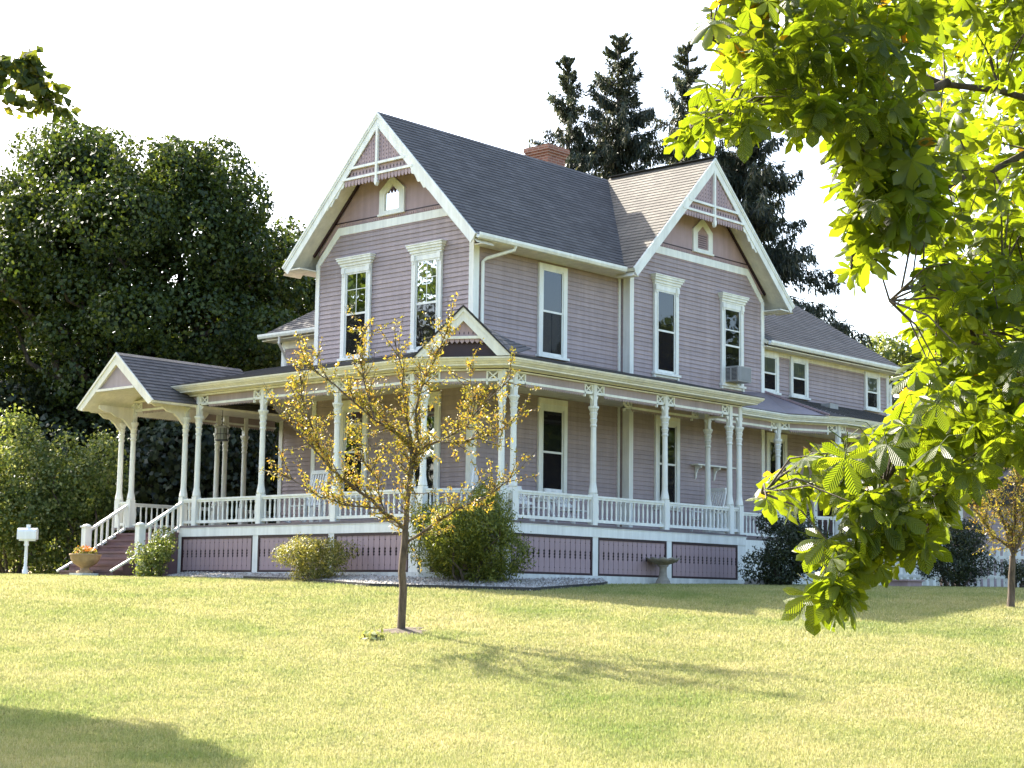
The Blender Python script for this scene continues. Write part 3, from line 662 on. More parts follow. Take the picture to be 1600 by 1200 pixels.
# column
def column_mesh():
    mb = MB(); w = .082
    mb.box(-w, w, -w, w, ZD, 1.86)
    mb.lathe([(.088, 1.86), (.105, 1.88), (.10, 1.93), (.078, 2.05), (.072, 2.10), (.068, 2.9), (.064, 3.38)], n=12)
    mb.lathe([(.066, 3.38), (.080, 3.40), (.080, 3.43), (.066, 3.45), (.078, 3.52), (.092, 3.56), (.070, 3.585), (.085, 3.66), (.100, 3.70), (.078, 3.72), (.11, 3.80), (.125, 3.815), (.125, 3.86), (.06, 3.86)], n=12)
    mb.box(-.058, .058, -.058, .058, 3.86, ZC+.03)
    for s1 in (-1, 1):
        mb.prism([(s1*.058, 3.90), (s1*.058, 4.10), (s1*.15, 4.10), (s1*.12, 4.04), (s1*.075, 4.0)], -.02, .02, 1)
    return mb.mesh('column', WHITE)
CM = column_mesh()
CA = [(-2.467, 10.22), (-2.467, 9.70), (-2.467, 7.51), (-2.467, 6.98), (-2.467, 4.51), (-2.467, 1.875), (-2.467, -.58), (-2.467, -.93)]
CB = [(-1.63, -2.467), (-1.25, -2.467), (1.48, -2.467), (4.185, -2.467), (6.87, -2.467), (7.29, -2.467)]
for x, y in CA: place(CM, 'column', H, (x, y, 0), R(90))
for x, y in CB: place(CM, 'column', H, (x, y, 0), 0)
CC = [(.68, 10.22), (.95, 10.22), (1.63, 10.22), (10.6, -1.45), (12.3, -2.3), (14.9, -2.3), (7.29, -1.5)]
for x, y in CC: place(CM, 'column', H, (x, y, 0), 0)
# railings
def baluster_mesh():
    mb = MB(); mb.lathe([(.026, 0), (.026, .06), (.018, .08), (.026, .16), (.028, .24), (.022, .34), (.017, .40), (.026, .42), (.026, .50)], n=6); return mb.mesh('baluster', WHITE, True)
BAL = baluster_mesh()
def railing(p0, p1, g0=.09, g1=.09):
    T, L, ang = frame_on(p0, p1); mb = MB(T)
    mb.box(g0-.01, L-g1+.01, -.05, .05, ZR-.045, ZR); mb.box(g0-.01, L-g1+.01, -.03, .03, ZR-.09, ZR-.045); mb.box(g0-.01, L-g1+.01, -.035, .035, ZD+.06, ZD+.13)
    if L < .6: mb.box(L/2-.022, L/2+.022, -.022, .022, ZD+.12, ZR-.08)
    rl = mb.build('railing', WHITE, H)
    if L < .6: return
    n = max(1, round((L-g0-g1)/.172)); st = (L-g0-g1)/n
    for k in range(n): x, y, z = T(g0+st*(k+.5), 0, ZD+.11); place(BAL, 'baluster', rl, (x, y, z), ang)
seq = CA[2:]
for a, b in zip(CA[2:], CA[3:]): railing(a, b)
railing(CA[7], CB[0])
for a, b in zip(CB, CB[1:]): railing(a, b)
railing(CA[0], CA[1]); railing((.68, 10.22), (-2.467, 10.22)); railing((2.7, 10.22), (1.63, 10.22))
railing((7.29, -2.467), (7.29, -1.5)); railing((7.40, -1.45), (10.6, -1.45)); railing((10.6, -1.45), (12.3, -2.3)); railing((12.3, -2.3), (14.9, -2.3))
# frieze between columns: lower rail, lilac panel, fringe teeth, crossed boxes
def xbox(T, u0, u1):
    mb = MB(T); n0, n1 = -.03, .03; z0, z1 = 4.13, 4.385; t = .035
    mb.box(u0, u0+t, n0, n1, z0-.07, z1); mb.box(u1-t, u1, n0, n1, z0-.0, z1); mb.box(u0, u1, n0, n1, z1-t, z1); mb.box(u0, u1, n0, n1, z0, z0+t)
    a = (u0+t, 0, z0+t); b = (u1-t, 0, z1-t)
    mb.bar(a, b, .03, .028, (0, 1, 0)); mb.bar((a[0], .003, b[2]), (b[0], .003, a[2]), .03, .028, (0, 1, 0))
    mb.build('crossed_bracket', WHITE, H)
def frieze(p0, p1, x0=True, x1=True, w=.30):
    T, L, ang = frame_on(p0, p1); a = .055
    MB(T).box(a, L-a, -.028, .028, 4.135, 4.19).build('frieze_rail', WHITE, H)
    MB(T).box(0, L, -.05, .05, 4.385, 4.44).build('frieze_rail', CREAM, H)
    u0, u1 = a, L-a
    if x0 and L > 1: xbox(T, u0, u0+w); u0 += w
    if x1 and L > 1: xbox(T, u1-w, u1); u1 -= w
    MB(T).box(u0, u1, -.012, .012, 4.19, 4.385).build('frieze_panel', LILAC, H)
    if L > 1:
        mb = MB(T); u = u0+.02; mb.box(u0, u1, -.010, .010, 4.11, 4.135)
        while u < u1-.06: mb.prism([(u, 4.11), (u+.055, 4.11), (u+.0275, 4.065)], -.008, .008, 1); u += .062
        mb.build('fringe', LILAC, H, kind='stuff')
for a, b in zip(CA, CA[1:]): frieze(a, b)
frieze(CA[7], CB[0])
for a, b in zip(CB, CB[1:]): frieze(a, b)
frieze((.95, 10.22), (-2.467, 10.22)); frieze((2.75, 10.22), (.95, 10.22), False, False)
frieze((7.29, -2.467), (7.29, -1.5), False, False); frieze((7.29, -1.45), (10.6, -1.45)); frieze((10.6, -1.45), (12.3, -2.3)); frieze((12.3, -2.3), (14.9, -2.3)); frieze((4.0, -1.3), (7.2, -1.3))
# cornice
CP = [(.0, 4.44), (.10, 4.44), (.12, 4.46), (.34, 4.47), (.34, 4.50), (.37, 4.51), (.40, 4.545), (.43, 4.555), (.455, 4.59), (.47, 4.60), (.47, 4.635), (.0, 4.635)]
cn = MB().sweep([(-2.467, 7.52)]+Q[1:3]+[(7.29, -2.467), (7.29, -.33)], [(o, z-.03) for o, z in CP]).build('cornice', CREAM, H)
MB().sweep([(-2.467, 7.5)]+Q[1:3]+[(7.28, -2.467)], [(.03, 4.38), (.075, 4.38), (.09, 4.411), (.03, 4.411)]).build('moulding', MAROON, H)
E2 = [(7.30, -1.45), (10.6, -1.45), (12.3, -2.3), (17.5, -2.3)]
MB().sweep(E2, [(o*.85, z-.14+.02) for o, z in CP]).build('cornice', WHITE, H)
MB().prism([(7.3, -1.55), (10.62, -1.55), (12.3, -2.42), (17.5, -2.42), (17.5, .1), (7.3, .1)], 1.08, ZD, 2).build('porch_deck', DECK, H)
MB().sweep([(7.44, -1.45), (10.6, -1.45), (12.3, -2.3), (17.5, -2.3)], [(.08, -.4), (.11, -.4), (.11, 1.08), (.08, 1.08)]).build('porch_fascia', WHITE, H)
MB().prism([(7.3, -1.5), (10.62, -1.5), (12.3, -2.35), (17.5, -2.35), (17.5, .1), (7.3, .1)], 4.31, 4.335, 2).build('porch_ceiling', CREAM, H)
# porch roofs
Kl, Km, Kr = (-2.95, 10.65, 4.61), (-2.95, -1.12, 4.61), (-1.90, -2.95, 4.61)
pr = slab('roof', [((-2.95, 10.65, 4.61), Km, (.02, .02, 5.29), (.02, 10.65, 5.29)), (Km, Kr, (.02, .02, 5.29), (.02, .02, 5.29)), (Kr, (7.74, -2.95, 4.61), (7.74, .02, 5.29), (.02, .02, 5.29)), ((.02, 10.65, 5.29), (.02, 5.5, 5.29), (2.76, 5.5, 5.92), (2.76, 10.65, 5.92))], SHING, H, th=.03)
m2 = paint('lilac_metal_roof', (.175, .142, .152), .06, .5)
mb = MB(); mb.poly([(7.35, -1.86, 4.53), (10.45, -1.86, 4.53), (11.65, -.30, 5.33), (7.35, -.30, 4.98)]); mb.poly([(10.45, -1.86, 4.53), (11.55, -2.42, 4.53), (11.65, -.30, 5.33)]); mb.build('flat_seam_roof', m2, H)
MB().bar((11.66, -.31, 5.36), (11.6, -2.46, 4.56), .05, .05).build('hip_trim', ROSE, H)
slab('roof', [((11.6, -2.44, 4.53), (12.2, -2.72, 4.53), (12.2, .02, 5.36), (11.64, .02, 5.36)), ((12.2, -2.72, 4.53), (17.7, -2.72, 4.53), (17.7, .02, 5.36), (12.2, .02, 5.36))], SHING, H, th=.03)
MB().prism([(14.0, -.7), (14.45, -.7), (14.45, -1.0), (14.0, -1.0)], 5.0, 5.2, 2).build('roof_vent', METAL, H)
# little gable over the chamfered corner
T, L, ang = frame_on(Km[:2], Kr[:2]); mid = L/2; zb, zt = 4.62, 5.72; hw = L/2+.02
def minigable():
    mb = MB(T)
    for s_ in (-1, 1):
        for o0, o1, n in ((0, .09, .03), (.09, .19, .005), (.19, .23, .02)):
            k = (zt-zb)/hw; h = math.hypot(1, k)
            mb.prism([(mid, zt-o0*h), (mid+s_*(hw-o0*0), zb+(-o0*.0)), (mid+s_*(hw-o1*h/k), zb), (mid, zt-o1*h)], -.10, n, 1)
    mb.box(mid-.46, mid+.46, -.08, .0, 5.0, 5.06); G = mb.build('porch_gable', CREAM, H)
    mb = MB(T); mb.prism([(mid-.5, 5.04), (mid+.5, 5.04), (mid, 5.5)], -.09, -.06, 1); u = mid-.42
    while u < mid+.38: mb.prism([(u, 5.0), (u+.1, 5.0), (u+.1, 4.95), (u+.05, 4.90), (u, 4.95)], -.06, -.03, 1); u += .112
    mb.build('scallop_trim', ROSE, G, kind='stuff')
    mb = MB(T); mb.prism([(mid-hw+.2, zb), (mid+hw-.2, zb), (mid, zt-.2)], -.16, -.12, 1); mb.build('gable_back', MAROON, G)
    mb = MB(T)
    for u in np.arange(mid-.3, mid+.31, .1):
        mb.prism([(u-.012, 5.13), (u, 5.09), (u+.012, 5.13), (u, 5.17)], -.0605, -.057, 1)
    mb.build('piercing', MAROON, G, kind='stuff')
    mb = MB(); a0 = T(mid, .05, zt+.015); bk = (-.2, -.35, zt-.05)
    for s_ in (0, 1):
        e = T(mid+(hw+.04)*(1 if s_ else -1), .05, zb); bw = (-.05, -1.9, zb+.45) if s_ else (-1.2, .05, zb+.45)
        shingles(mb, e, bw, bk, a0) if not s_ else shingles(mb, bw, e, a0, bk)
        mb.poly([e, a0, tuple(np.array(a0)-(0, 0, .05)), tuple(np.array(e)-(0, 0, .05))], [(0, 0)]*4)
    mb.build('gable_roof', SHING, G)
minigable()
# ------------------------------------------------------------------ portico and steps
PY, PZ, PH, PE = 8.61, 5.45, 1.62, 4.14
po = slab('roof', [((-3.85, PY-PH, PE), (.1, PY-PH, PE), (.1, PY, PZ), (-3.85, PY, PZ)), ((.1, PY+PH, PE), (-3.85, PY+PH, PE), (-3.85, PY, PZ), (.1, PY, PZ))], SHING, H, th=.07)
FP = lambda u, n, z: (-3.85-n, u, z)
mb = MB(FP); k = (PZ-PE)/PH; h = math.hypot(1, k)
for s_ in (-1, 1):
    for o0, o1, n in ((.0, .06, .035), (.06, .24, .012)): mb.prism([(PY, PZ-o0*h), (PY+s_*PH, PE), (PY+s_*(PH-o1*h/k*.0)-s_*o1*.9, PE-(o1*.35)), (PY, PZ-o1*h)], -.06, n, 1)
mb.box(PY-.78, PY+.78, -.05, .02, 4.50, 4.56); mb.build('portico_bargeboard', CREAM, H)
mb = MB(FP); mb.prism([(PY-.8, 4.54), (PY+.8, 4.54), (PY, PZ-.25)], -.10, -.05, 1); mb.build('portico_gable', LILAC, H)
mb = MB(FP); mb.prism([(PY-.84, 4.55), (PY+.84, 4.55), (PY+1.2, 4.24), (PY-1.2, 4.24)], -1.5, -1.4, 1); mb.box(PY-.8, PY+.8, -1.4, -.02, 4.5, 4.52)
for s_ in (-1, 1): mb.prism([(PY+s_*.78, 4.5), (PY+s_*.8, 4.5), (PY+s_*1.55, 4.08), (PY+s_*1.5, 4.08)], -1.4, -.02, 1)
mb.build('portico_soffit', CREAM, H)
for yy in (7.51, 9.70, 10.2):
    mb = MB(); mb.prism([(-2.5, 3.86), (-2.5, 4.22), (-3.55, 4.22), (-3.55, 4.12), (-3.42, 4.06), (-3.22, 4.07), (-3.05, 3.95), (-2.86, 3.93), (-2.72, 3.83), (-2.6, 3.70), (-2.5, 3.62)], yy-.035, yy+.035, 1); mb.build('portico_bracket', CREAM, H)
# steps
mb = MB(); nst = 7
ZG = float(gz(-4.5, 8.6))
for k in range(nst):
    z1 = ZD-(k+1)*(ZD-ZG)/(nst+1)+.0; xa = -2.59-k*.27
    wd = 1.15 if k < 4 else 1.15
    mb.box(xa-.29, xa, PY-wd, PY+wd, z1-.05, z1); mb.box(xa-.265, xa-.245, PY-wd+.02, PY+wd-.02, ZG-.2, z1-.05)
    mb.box(xa-.25, xa, PY+wd-.06, PY+wd-.02, ZG-.2, z1-.05); mb.box(xa-.25, xa, PY-wd+.02, PY-wd+.06, ZG-.2, z1-.05)
mb.build('steps', STEPS, H)
def stair_rail(y):
    mb = MB(); nx = -3.74
    mb.box(nx-.09, nx+.09, y-.09, y+.09, -.2, 1.10); mb.box(nx-.12, nx+.12, y-.12, y+.12, 1.10, 1.14); mb.lathe([(.11, 1.14), (.08, 1.17), (.0, 1.19)], (nx, y, 0), 8)
    mb.bar((-2.5, y, 1.74), (nx, y, .98), .09, .06); mb.bar((-2.5, y, 1.16), (nx, y, .42), .06, .06)
    mb.bar((nx, y, .42), (-4.55, y, -.02), .05, .05)
    o = mb.build('stair_railing', WHITE, H); st = 7
    for k in range(st):
        f = (k+.7)/(st+.4); x = -2.5+(nx+2.5)*f; z = 1.16+(.42-1.16)*f; MB().box(x-.024, x+.024, y-.024, y+.024, z, z+.60).build('baluster', WHITE, o)
stair_rail(7.48); stair_rail(9.74)

# ------------------------------------------------------------------ vegetation
LM_MAPLE = leafmat('maple_leaf', [(0, (.018, .034, .008)), (.5, (.040, .068, .014)), (1, (.088, .12, .026))], .42)
LM_FRONT = leafmat('front_maple_leaf', [(0, (.035, .06, .012)), (.5, (.075, .105, .02)), (1, (.15, .16, .035))], .55)
LM_LILAC = leafmat('hedge_leaf', [(0, (.055, .09, .02)), (.6, (.13, .18, .05)), (1, (.29, .33, .16))], .48)
LM_YEW = leafmat('yew_leaf', [(0, (.06, .09, .016)), (.6, (.15, .185, .036)), (1, (.29, .31, .07))], .45)
LM_SHRUB = leafmat('shrub_leaf', [(0, (.09, .11, .025)), (.5, (.19, .20, .05)), (1, (.36, .34, .11))], .4)
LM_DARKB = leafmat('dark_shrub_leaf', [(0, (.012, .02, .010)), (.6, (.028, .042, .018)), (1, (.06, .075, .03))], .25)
LM_GOLD = leafmat('gold_leaf', [(0, (.16, .17, .035)), (.35, (.26, .235, .05)), (.7, (.36, .285, .065)), (.9, (.34, .19, .055)), (1, (.17, .19, .05))], .44, tyel=(1.1, 1.0, .4))
LM_SPRUCE = leafmat('spruce_needles', [(0, (.020, .030, .020)), (.6, (.050, .066, .042)), (1, (.13, .125, .072))], .3, tyel=(1, 1, .8))
LM_CHEST = leafmat('chestnut_leaf', [(0, (.045, .075, .009)), (.5, (.075, .115, .013)), (.975, (.10, .14, .018)), (1, (.20, .12, .02))], .62, .36, .5, 2.8, (1.3, 1.08, .30))
def veins(m):
    t = m.node_tree; b = t.nodes['Principled BSDF']; c = t.nodes.new('ShaderNodeTexCoord'); sp = t.nodes.new('ShaderNodeSeparateXYZ'); t.links.new(c.outputs['UV'], sp.inputs[0])
    ab = t.nodes.new('ShaderNodeMath'); ab.operation = 'ABSOLUTE'; t.links.new(sp.outputs[0], ab.inputs[0])
    k = t.nodes.new('ShaderNodeMath'); k.operation = 'MULTIPLY_ADD'; k.inputs[1].default_value = -.35; t.links.new(ab.outputs[0], k.inputs[0]); t.links.new(sp.outputs[1], k.inputs[2])
    f = t.nodes.new('ShaderNodeMath'); f.operation = 'MULTIPLY'; f.inputs[1].default_value = 82; t.links.new(k.outputs[0], f.inputs[0])
    sn = t.nodes.new('ShaderNodeMath'); sn.operation = 'SINE'; t.links.new(f.outputs[0], sn.inputs[0])
    bp_ = t.nodes.new('ShaderNodeBump'); bp_.inputs['Strength'].default_value = .55; bp_.inputs['Distance'].default_value = .006; t.links.new(sn.outputs[0], bp_.inputs['Height']); t.links.new(bp_.outputs[0], b.inputs['Normal'])
    for n in t.nodes:
        if n.type == 'BSDF_TRANSLUCENT':
            src = n.inputs[0].links[0].from_socket; r = ramp(t, sn.outputs[0], [(.0, (.80, .80, .7)), (.75, (1.08, 1.05, 1.0)), (.97, (.74, .78, .6))])
            mu = t.nodes.new('ShaderNodeVectorMath'); mu.operation = 'MULTIPLY'; t.links.new(src, mu.inputs[0]); t.links.new(r, mu.inputs[1]); t.links.new(mu.outputs[0], n.inputs[0]); t.links.new(bp_.outputs[0], n.inputs['Normal'])
def browntips(m):
    t = m.node_tree; b = t.nodes['Principled BSDF']; c = t.nodes.new('ShaderNodeTexCoord'); sp = t.nodes.new('ShaderNodeSeparateXYZ'); t.links.new(c.outputs['UV'], sp.inputs[0])
    nz = noise(t, 7, 3); a = t.nodes.new('ShaderNodeMath'); a.operation = 'MULTIPLY_ADD'; a.inputs[1].default_value = .55; t.links.new(sp.outputs[1], a.inputs[0]); t.links.new(nz, a.inputs[2])
    f = ramp(t, a.outputs[0], [(.0, (0, 0, 0)), (.72, (0, 0, 0)), (.80, (.9, .9, .9))])
    a.inputs[2].default_value = 0; sc2 = t.nodes.new('ShaderNodeMath'); sc2.operation = 'MULTIPLY'; sc2.inputs[1].default_value = .66; t.links.new(a.outputs[0], sc2.inputs[0]); t.links.new(sc2.outputs[0], f.node.inputs[0])
    for n, s_ in [(b, 'Base Color')]+[(x, 'Color') for x in t.nodes if x.type == 'BSDF_TRANSLUCENT']:
        src = n.inputs[s_].links[0].from_socket; t.links.new(mixc(t, f, src, (.16, .075, .02)), n.inputs[s_])
veins(LM_CHEST); browntips(LM_CHEST)

def blob_leaves(c, rad, n, L, W, lumps=14, seed=0, shell=.55, up=.35, fuzz=.0):
    rg = np.random.default_rng(seed); c = np.array(c, float); rad = np.array(rad, float)
    # lumpy crown: points in the union of sub-balls scattered over the ellipsoid
    lc = unit(rg.normal(size=(lumps, 3)))*rg.uniform(.35, .78 if lumps < 24 else .92, (lumps, 1)); lr = rg.uniform(.28, .48, lumps)*(1 if lumps < 24 else .8)
    k = rg.integers(0, lumps, n); d = unit(rg.normal(size=(n, 3))); r = lr[k]*(shell+(1-shell)*rg.random(n))**(.5)
    P = lc[k]+d*r[:, None]
    inside = (((P[:, None, :]-lc[None])**2).sum(-1) < (lr[None]*.62)**2).any(1); P = P[~inside]; d = d[~inside]; n = len(P)
    P = c+(P+d*np.minimum(rg.exponential(1, (n, 1)), 4)*fuzz)*rad
    nr = unit(d+rg.normal(size=(n, 3))*.6+np.array([0, 0, up])); ax = unit(np.cross(nr, rg.normal(size=(n, 3))) + np.array([0, 0, -.35])); s = rg.uniform(.65, 1.25, n)
    return leaves(P, ax, nr, L*s, W*s), P
def limb(mb, a, b, r0, r1, n=5, wob=.1, seg=6):
    a = np.array(a, float); b = np.array(b, float); L = np.linalg.norm(b-a); pts = []; rr = []
    for k in range(seg+1):
        t = k/seg; pts.append(a+(b-a)*t+RNG.normal(size=3)*wob*L*.12*math.sin(math.pi*t)); rr.append(r0+(r1-r0)*t)
    mb.tube(pts, rr, n, cap=False); return pts
def broad_tree(name, label, base, crowns, trunk_r, leafmat_, n, L, W, seed, group=None, shell=.55):
    base = np.array(base, float); t = thing(name, label, 'tree', base, group)
    mb = MB(); top = np.mean([c for c, r in crowns], 0); hub = base+(top-base)*.45; hub[:2] = base[:2]*.6+top[:2]*.4
    limb(mb, base-(0, 0, .3), hub, trunk_r, trunk_r*.7, 9, .2)
    for c, r in crowns:
        for k in range(5): 
            e = np.array(c)+unit(RNG.normal(size=3))*np.array(r)*.6; limb(mb, hub, e, trunk_r*.4, .03, 5, .6)
    mb.build('trunk', BARK, t, True)
    Vs, Qs, o = [], [], 0; tot = sum(np.prod(r)**(2/3) for c, r in crowns)
    for k, (c, r) in enumerate(crowns):
        (V, Q_), _ = blob_leaves(c, r, int(n*np.prod(r)**(2/3)/tot), L, W, seed=seed+k, lumps=46, shell=shell); Vs.append(V); Qs.append(Q_+o); o += len(V)
    fast('crown', np.concatenate(Vs), np.concatenate(Qs), leafmat_, t); return t
def bush(name, label, c, rad, mat, n, L, W, seed, cat='shrub', group=None, stems=7, lumps=16, up=.35, shell=.5):
    c = np.array(c, float); base = np.array([c[0], c[1], float(gz(c[0], c[1]))]); t = thing(name, label, cat, base, group)
    (V, Q_), P = blob_leaves(c, rad, n, L, W, seed=seed, lumps=lumps, up=up, shell=shell, fuzz=.055)
    ok = V.reshape(-1, 4, 3)[:, 0, 2] > base[2]+.02; V = V.reshape(-1, 4, 3)[ok].reshape(-1, 3); Q_ = np.arange(len(V)).reshape(-1, 4)
    V[:, 2] = np.maximum(V[:, 2], base[2]+.01)
    fast('foliage', V, Q_, mat, t)
    mb = MB()
    for k in range(stems):
        e = c+np.array([math.cos(k*2.4), math.sin(k*2.4), .6])*np.array(rad)*.65; limb(mb, base+np.array([math.cos(k*2.4), math.sin(k*2.4), 0])*rad[0]*.12-(0, 0, .05), e, .025+.012*rad[2], .008, 4, .5, 4)
    mb.build('stem', BARK, t); return t
def px(u, v, d): return at(u, v, d)
# -- big maples left of and behind the house
def crownpx(u, v, d, ru, rv, dd=None):
    k = d/FPX; return (at(u, v, d), (ru*k, (dd or ru*k), rv*k))
broad_tree('maple_tree', 'tallest broad dark maple left of the house, its crown rising highest above the portico', gd(215, 58), [crownpx(190, 380, 58, 230, 175), crownpx(10, 400, 59, 150, 150), crownpx(120, 240, 58, 70, 55), crownpx(290, 275, 58, 80, 60), crownpx(400, 440, 58, 80, 100), crownpx(130, 300, 59, 140, 110), crownpx(320, 360, 57, 120, 130), crownpx(280, 520, 57, 200, 130), crownpx(60, 480, 60, 150, 170), crownpx(90, 640, 60, 150, 90), crownpx(300, 640, 58, 180, 90)], .45, LM_MAPLE, 230000, .155, .125, 11, 'maples beyond the house')
broad_tree('maple_tree', 'lower maple with its crown edge showing between big maple and gable eave', gd(430, 62), [crownpx(430, 470, 62, 110, 140), crownpx(350, 560, 63, 130, 110), crownpx(520, 560, 64, 120, 110)], .35, LM_MAPLE, 70000, .155, .125, 31, 'maples beyond the house')
broad_tree('maple_tree', 'maple cut by the left picture edge, reaching down to the hedge', gd(-110, 76), [crownpx(-100, 420, 76, 170, 190), crownpx(-60, 620, 75, 160, 120)], .4, LM_MAPLE, 34000, .20, .16, 41, 'maples beyond the house')
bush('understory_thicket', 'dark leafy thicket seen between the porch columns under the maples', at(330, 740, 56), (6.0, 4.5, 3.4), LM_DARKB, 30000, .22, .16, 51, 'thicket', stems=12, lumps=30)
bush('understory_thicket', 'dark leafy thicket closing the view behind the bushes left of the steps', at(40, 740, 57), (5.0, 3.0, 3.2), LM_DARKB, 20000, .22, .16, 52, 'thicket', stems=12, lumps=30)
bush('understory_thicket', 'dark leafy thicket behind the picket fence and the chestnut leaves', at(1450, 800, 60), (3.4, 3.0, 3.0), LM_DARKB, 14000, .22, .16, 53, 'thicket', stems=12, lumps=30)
def woodland(name, label, u0, u1, v0, v1, d0, d1, n, seed):
    rg = np.random.default_rng(seed); m = n//220; cu = rg.uniform(u0, u1, m); cv = rg.uniform(v0, v1, m); cdp = rg.uniform(d0, d1, m); Vs, o = [], 0; Qs = []
    C = np.array([at(a, b, c) for a, b, c in zip(cu, cv, cdp)]); k = rg.integers(0, m, n); P = C[k]+unit(rg.normal(size=(n, 3)))*rg.uniform(.6, 1.9, (n, 1)); P = P[P[:, 2] > .05]
    V, Q_ = leaves(P, rg.normal(size=P.shape), rg.normal(size=P.shape)+np.array([0, 0, .5]), rg.uniform(.3, .55, len(P)), rg.uniform(.22, .4, len(P))); o = fast(name, V, Q_, LM_DARKB); o['kind'] = 'stuff'; tag(o, label, 'woodland')
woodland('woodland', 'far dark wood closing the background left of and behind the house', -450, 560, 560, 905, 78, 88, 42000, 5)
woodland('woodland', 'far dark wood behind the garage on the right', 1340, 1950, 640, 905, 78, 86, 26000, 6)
# -- hedge bushes at the far left
HG = 'leafy bushes left of the steps'
bush('lilac_bush', 'tall leafy bush beside the portico with small pale blossoms', at(120, 790, 49), (1.35, 1.6, 2.3), LM_LILAC, 17000, .105, .075, 61, group=HG)
bush('lilac_bush', 'tall leafy bush right behind the white mailbox', at(25, 785, 48.5), (1.5, 1.5, 2.35), LM_LILAC, 17000, .105, .075, 62, group=HG)
bush('lilac_bush', 'leafy bush at the left picture edge', at(-60, 790, 47), (1.4, 1.4, 2.2), LM_LILAC, 11000, .105, .075, 63, group=HG)
# -- spruces
def spruce(label, utop, vtop, d, ubase, spread, seed, taper=6.0, n=95, dens=1.0):
    rg = np.random.default_rng(seed); top = at(utop, vtop, d); base = gd(ubase, d); t = thing('spruce_tree', label, 'tree', base, 'spruces behind the house')
    Hh = top[2]-base[2]; mb = MB(); mb.tube([base-(0, 0, .3), base+(top-base)*.5, top], [.38, .2, .03], 7)
    Cs, As, Ns, Ls, Ws = [], [], [], [], []
    for k in range(n):
        f = .66*((k+rg.normal()*3)/n); f = min(.66, max(.003, f))
        p0 = top+(base-top)*f; az = rg.random()*6.283
        ln = (.22+min(spread, taper*f**.92))*(.5+.8*rg.random()**1.1); dirh = np.array([math.cos(az), math.sin(az), 0])
        rise = .75*(1-f)**6-.05+rg.normal()*.10; pts = []
        for j in range(7):
            s = j/6; pts.append(p0+dirh*ln*s+np.array([0, 0, ln*(rise*s-.45*s*s*min(1, f*2+.2)+.26*s**3)])+rg.normal(size=3)*.03*s)
        mb.tube(pts, [.03, .026, .022, .018, .014, .012, .006], 4, cap=False)
        m = int((40+ln*95)*dens)
        s = rg.random(m)**.75; idx = np.minimum((s*6).astype(int), 5); fr = s*6-idx; P = np.array(pts)
        q = P[idx]*(1-fr[:, None])+P[idx+1]*fr[:, None]; side = np.array([-dirh[1], dirh[0], 0]); sg = rg.choice([-1, 1], m)[:, None]
        drop = np.clip(f*7, .1, 1); q = q+side*sg*rg.random((m, 1))*.10*ln*(1.1-s[:, None])-np.array([0, 0, 1])*rg.random((m, 1))**1.5*.42*drop*min(1, ln)
        A = dirh*.25+side*sg*.2+np.array([0, 0, -1])*rg.uniform(.1, 1.6, (m, 1))*drop+np.array([0, 0, 1.0*(1-drop)])+rg.normal(size=(m, 3))*.22
        Cs.append(q); As.append(A); Ns.append(rg.normal(size=(m, 3))); Ls.append(rg.uniform(.16, .42, m)*(.6+.4*drop)); Ws.append(rg.uniform(.03, .075, m))
    mb.build('trunk', BARK, t, True); V, Q_ = leaves(np.concatenate(Cs), np.concatenate(As), np.concatenate(Ns), np.concatenate(Ls), np.concatenate(Ws), .1)
    fast('needles', V, Q_, LM_SPRUCE, t)
spruce('leftmost tall spruce, thin topped, rising right of the brick chimney', 888, 95, 70, 888, 3.4, 1, 6.8, n=170, dens=1.1)
spruce('tallest spruce in the middle of the row behind the roof valley', 966, 62, 70, 966, 3.2, 2, 7.4, n=230, dens=1.35)
spruce('spruce with narrow brownish top right of the tallest one', 1075, 70, 72, 1080, 3.8, 3, 7.0, n=210, dens=1.2)
spruce('wide drooping spruce behind the side gable, partly hidden by chestnut leaves', 1165, 150, 66, 1165, 5.0, 4, 8.4, n=270, dens=1.3)
# -- far trees right
broad_tree('distant_tree', 'pale small tree peeping over the end of the rear roof', gd(1410, 75), [crownpx(1400, 560, 75, 60, 55), crownpx(1450, 590, 75, 60, 60)], .2, LM_LILAC, 5000, .25, .18, 71)
broad_tree('distant_tree', 'dark tree beyond the garage behind the chestnut leaves', gd(1560, 70), [crownpx(1560, 600, 70, 110, 120), crownpx(1500, 700, 70, 90, 110), crownpx(1660, 640, 70, 110, 130)], .3, LM_MAPLE, 9000, .3, .22, 72)
# -- shrubs along the porch
bush('rose_bush', 'bushy pale green shrub at the foot of the steps', at(243, 868, 41.0), (.62, .6, .58), LM_LILAC, 5000, .065, .04, 81)
bush('rounded_shrub', 'rounded yellow green shrub in front of the skirt panels', at(489, 872, 38.2), (.86, .8, .52), LM_SHRUB, 15000, .065, .022, 82, up=.6, lumps=34)
bush('yew_bush', 'big yew beside the porch corner, largest bush by the house', at(735, 846, 36.6), (1.27, 1.2, 1.12), LM_YEW, 46000, .085, .026, 83, up=.2, lumps=40)
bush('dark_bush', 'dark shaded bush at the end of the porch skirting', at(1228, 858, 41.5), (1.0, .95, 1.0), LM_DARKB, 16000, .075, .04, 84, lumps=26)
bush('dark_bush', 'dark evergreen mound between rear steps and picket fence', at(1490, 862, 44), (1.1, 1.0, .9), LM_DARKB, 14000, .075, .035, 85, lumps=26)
bush('dark_bush', 'low dark shrub under the picket fence at the right picture edge', at(1590, 895, 43), (.6, .5, .35), LM_DARKB, 2500, .07, .035, 86)
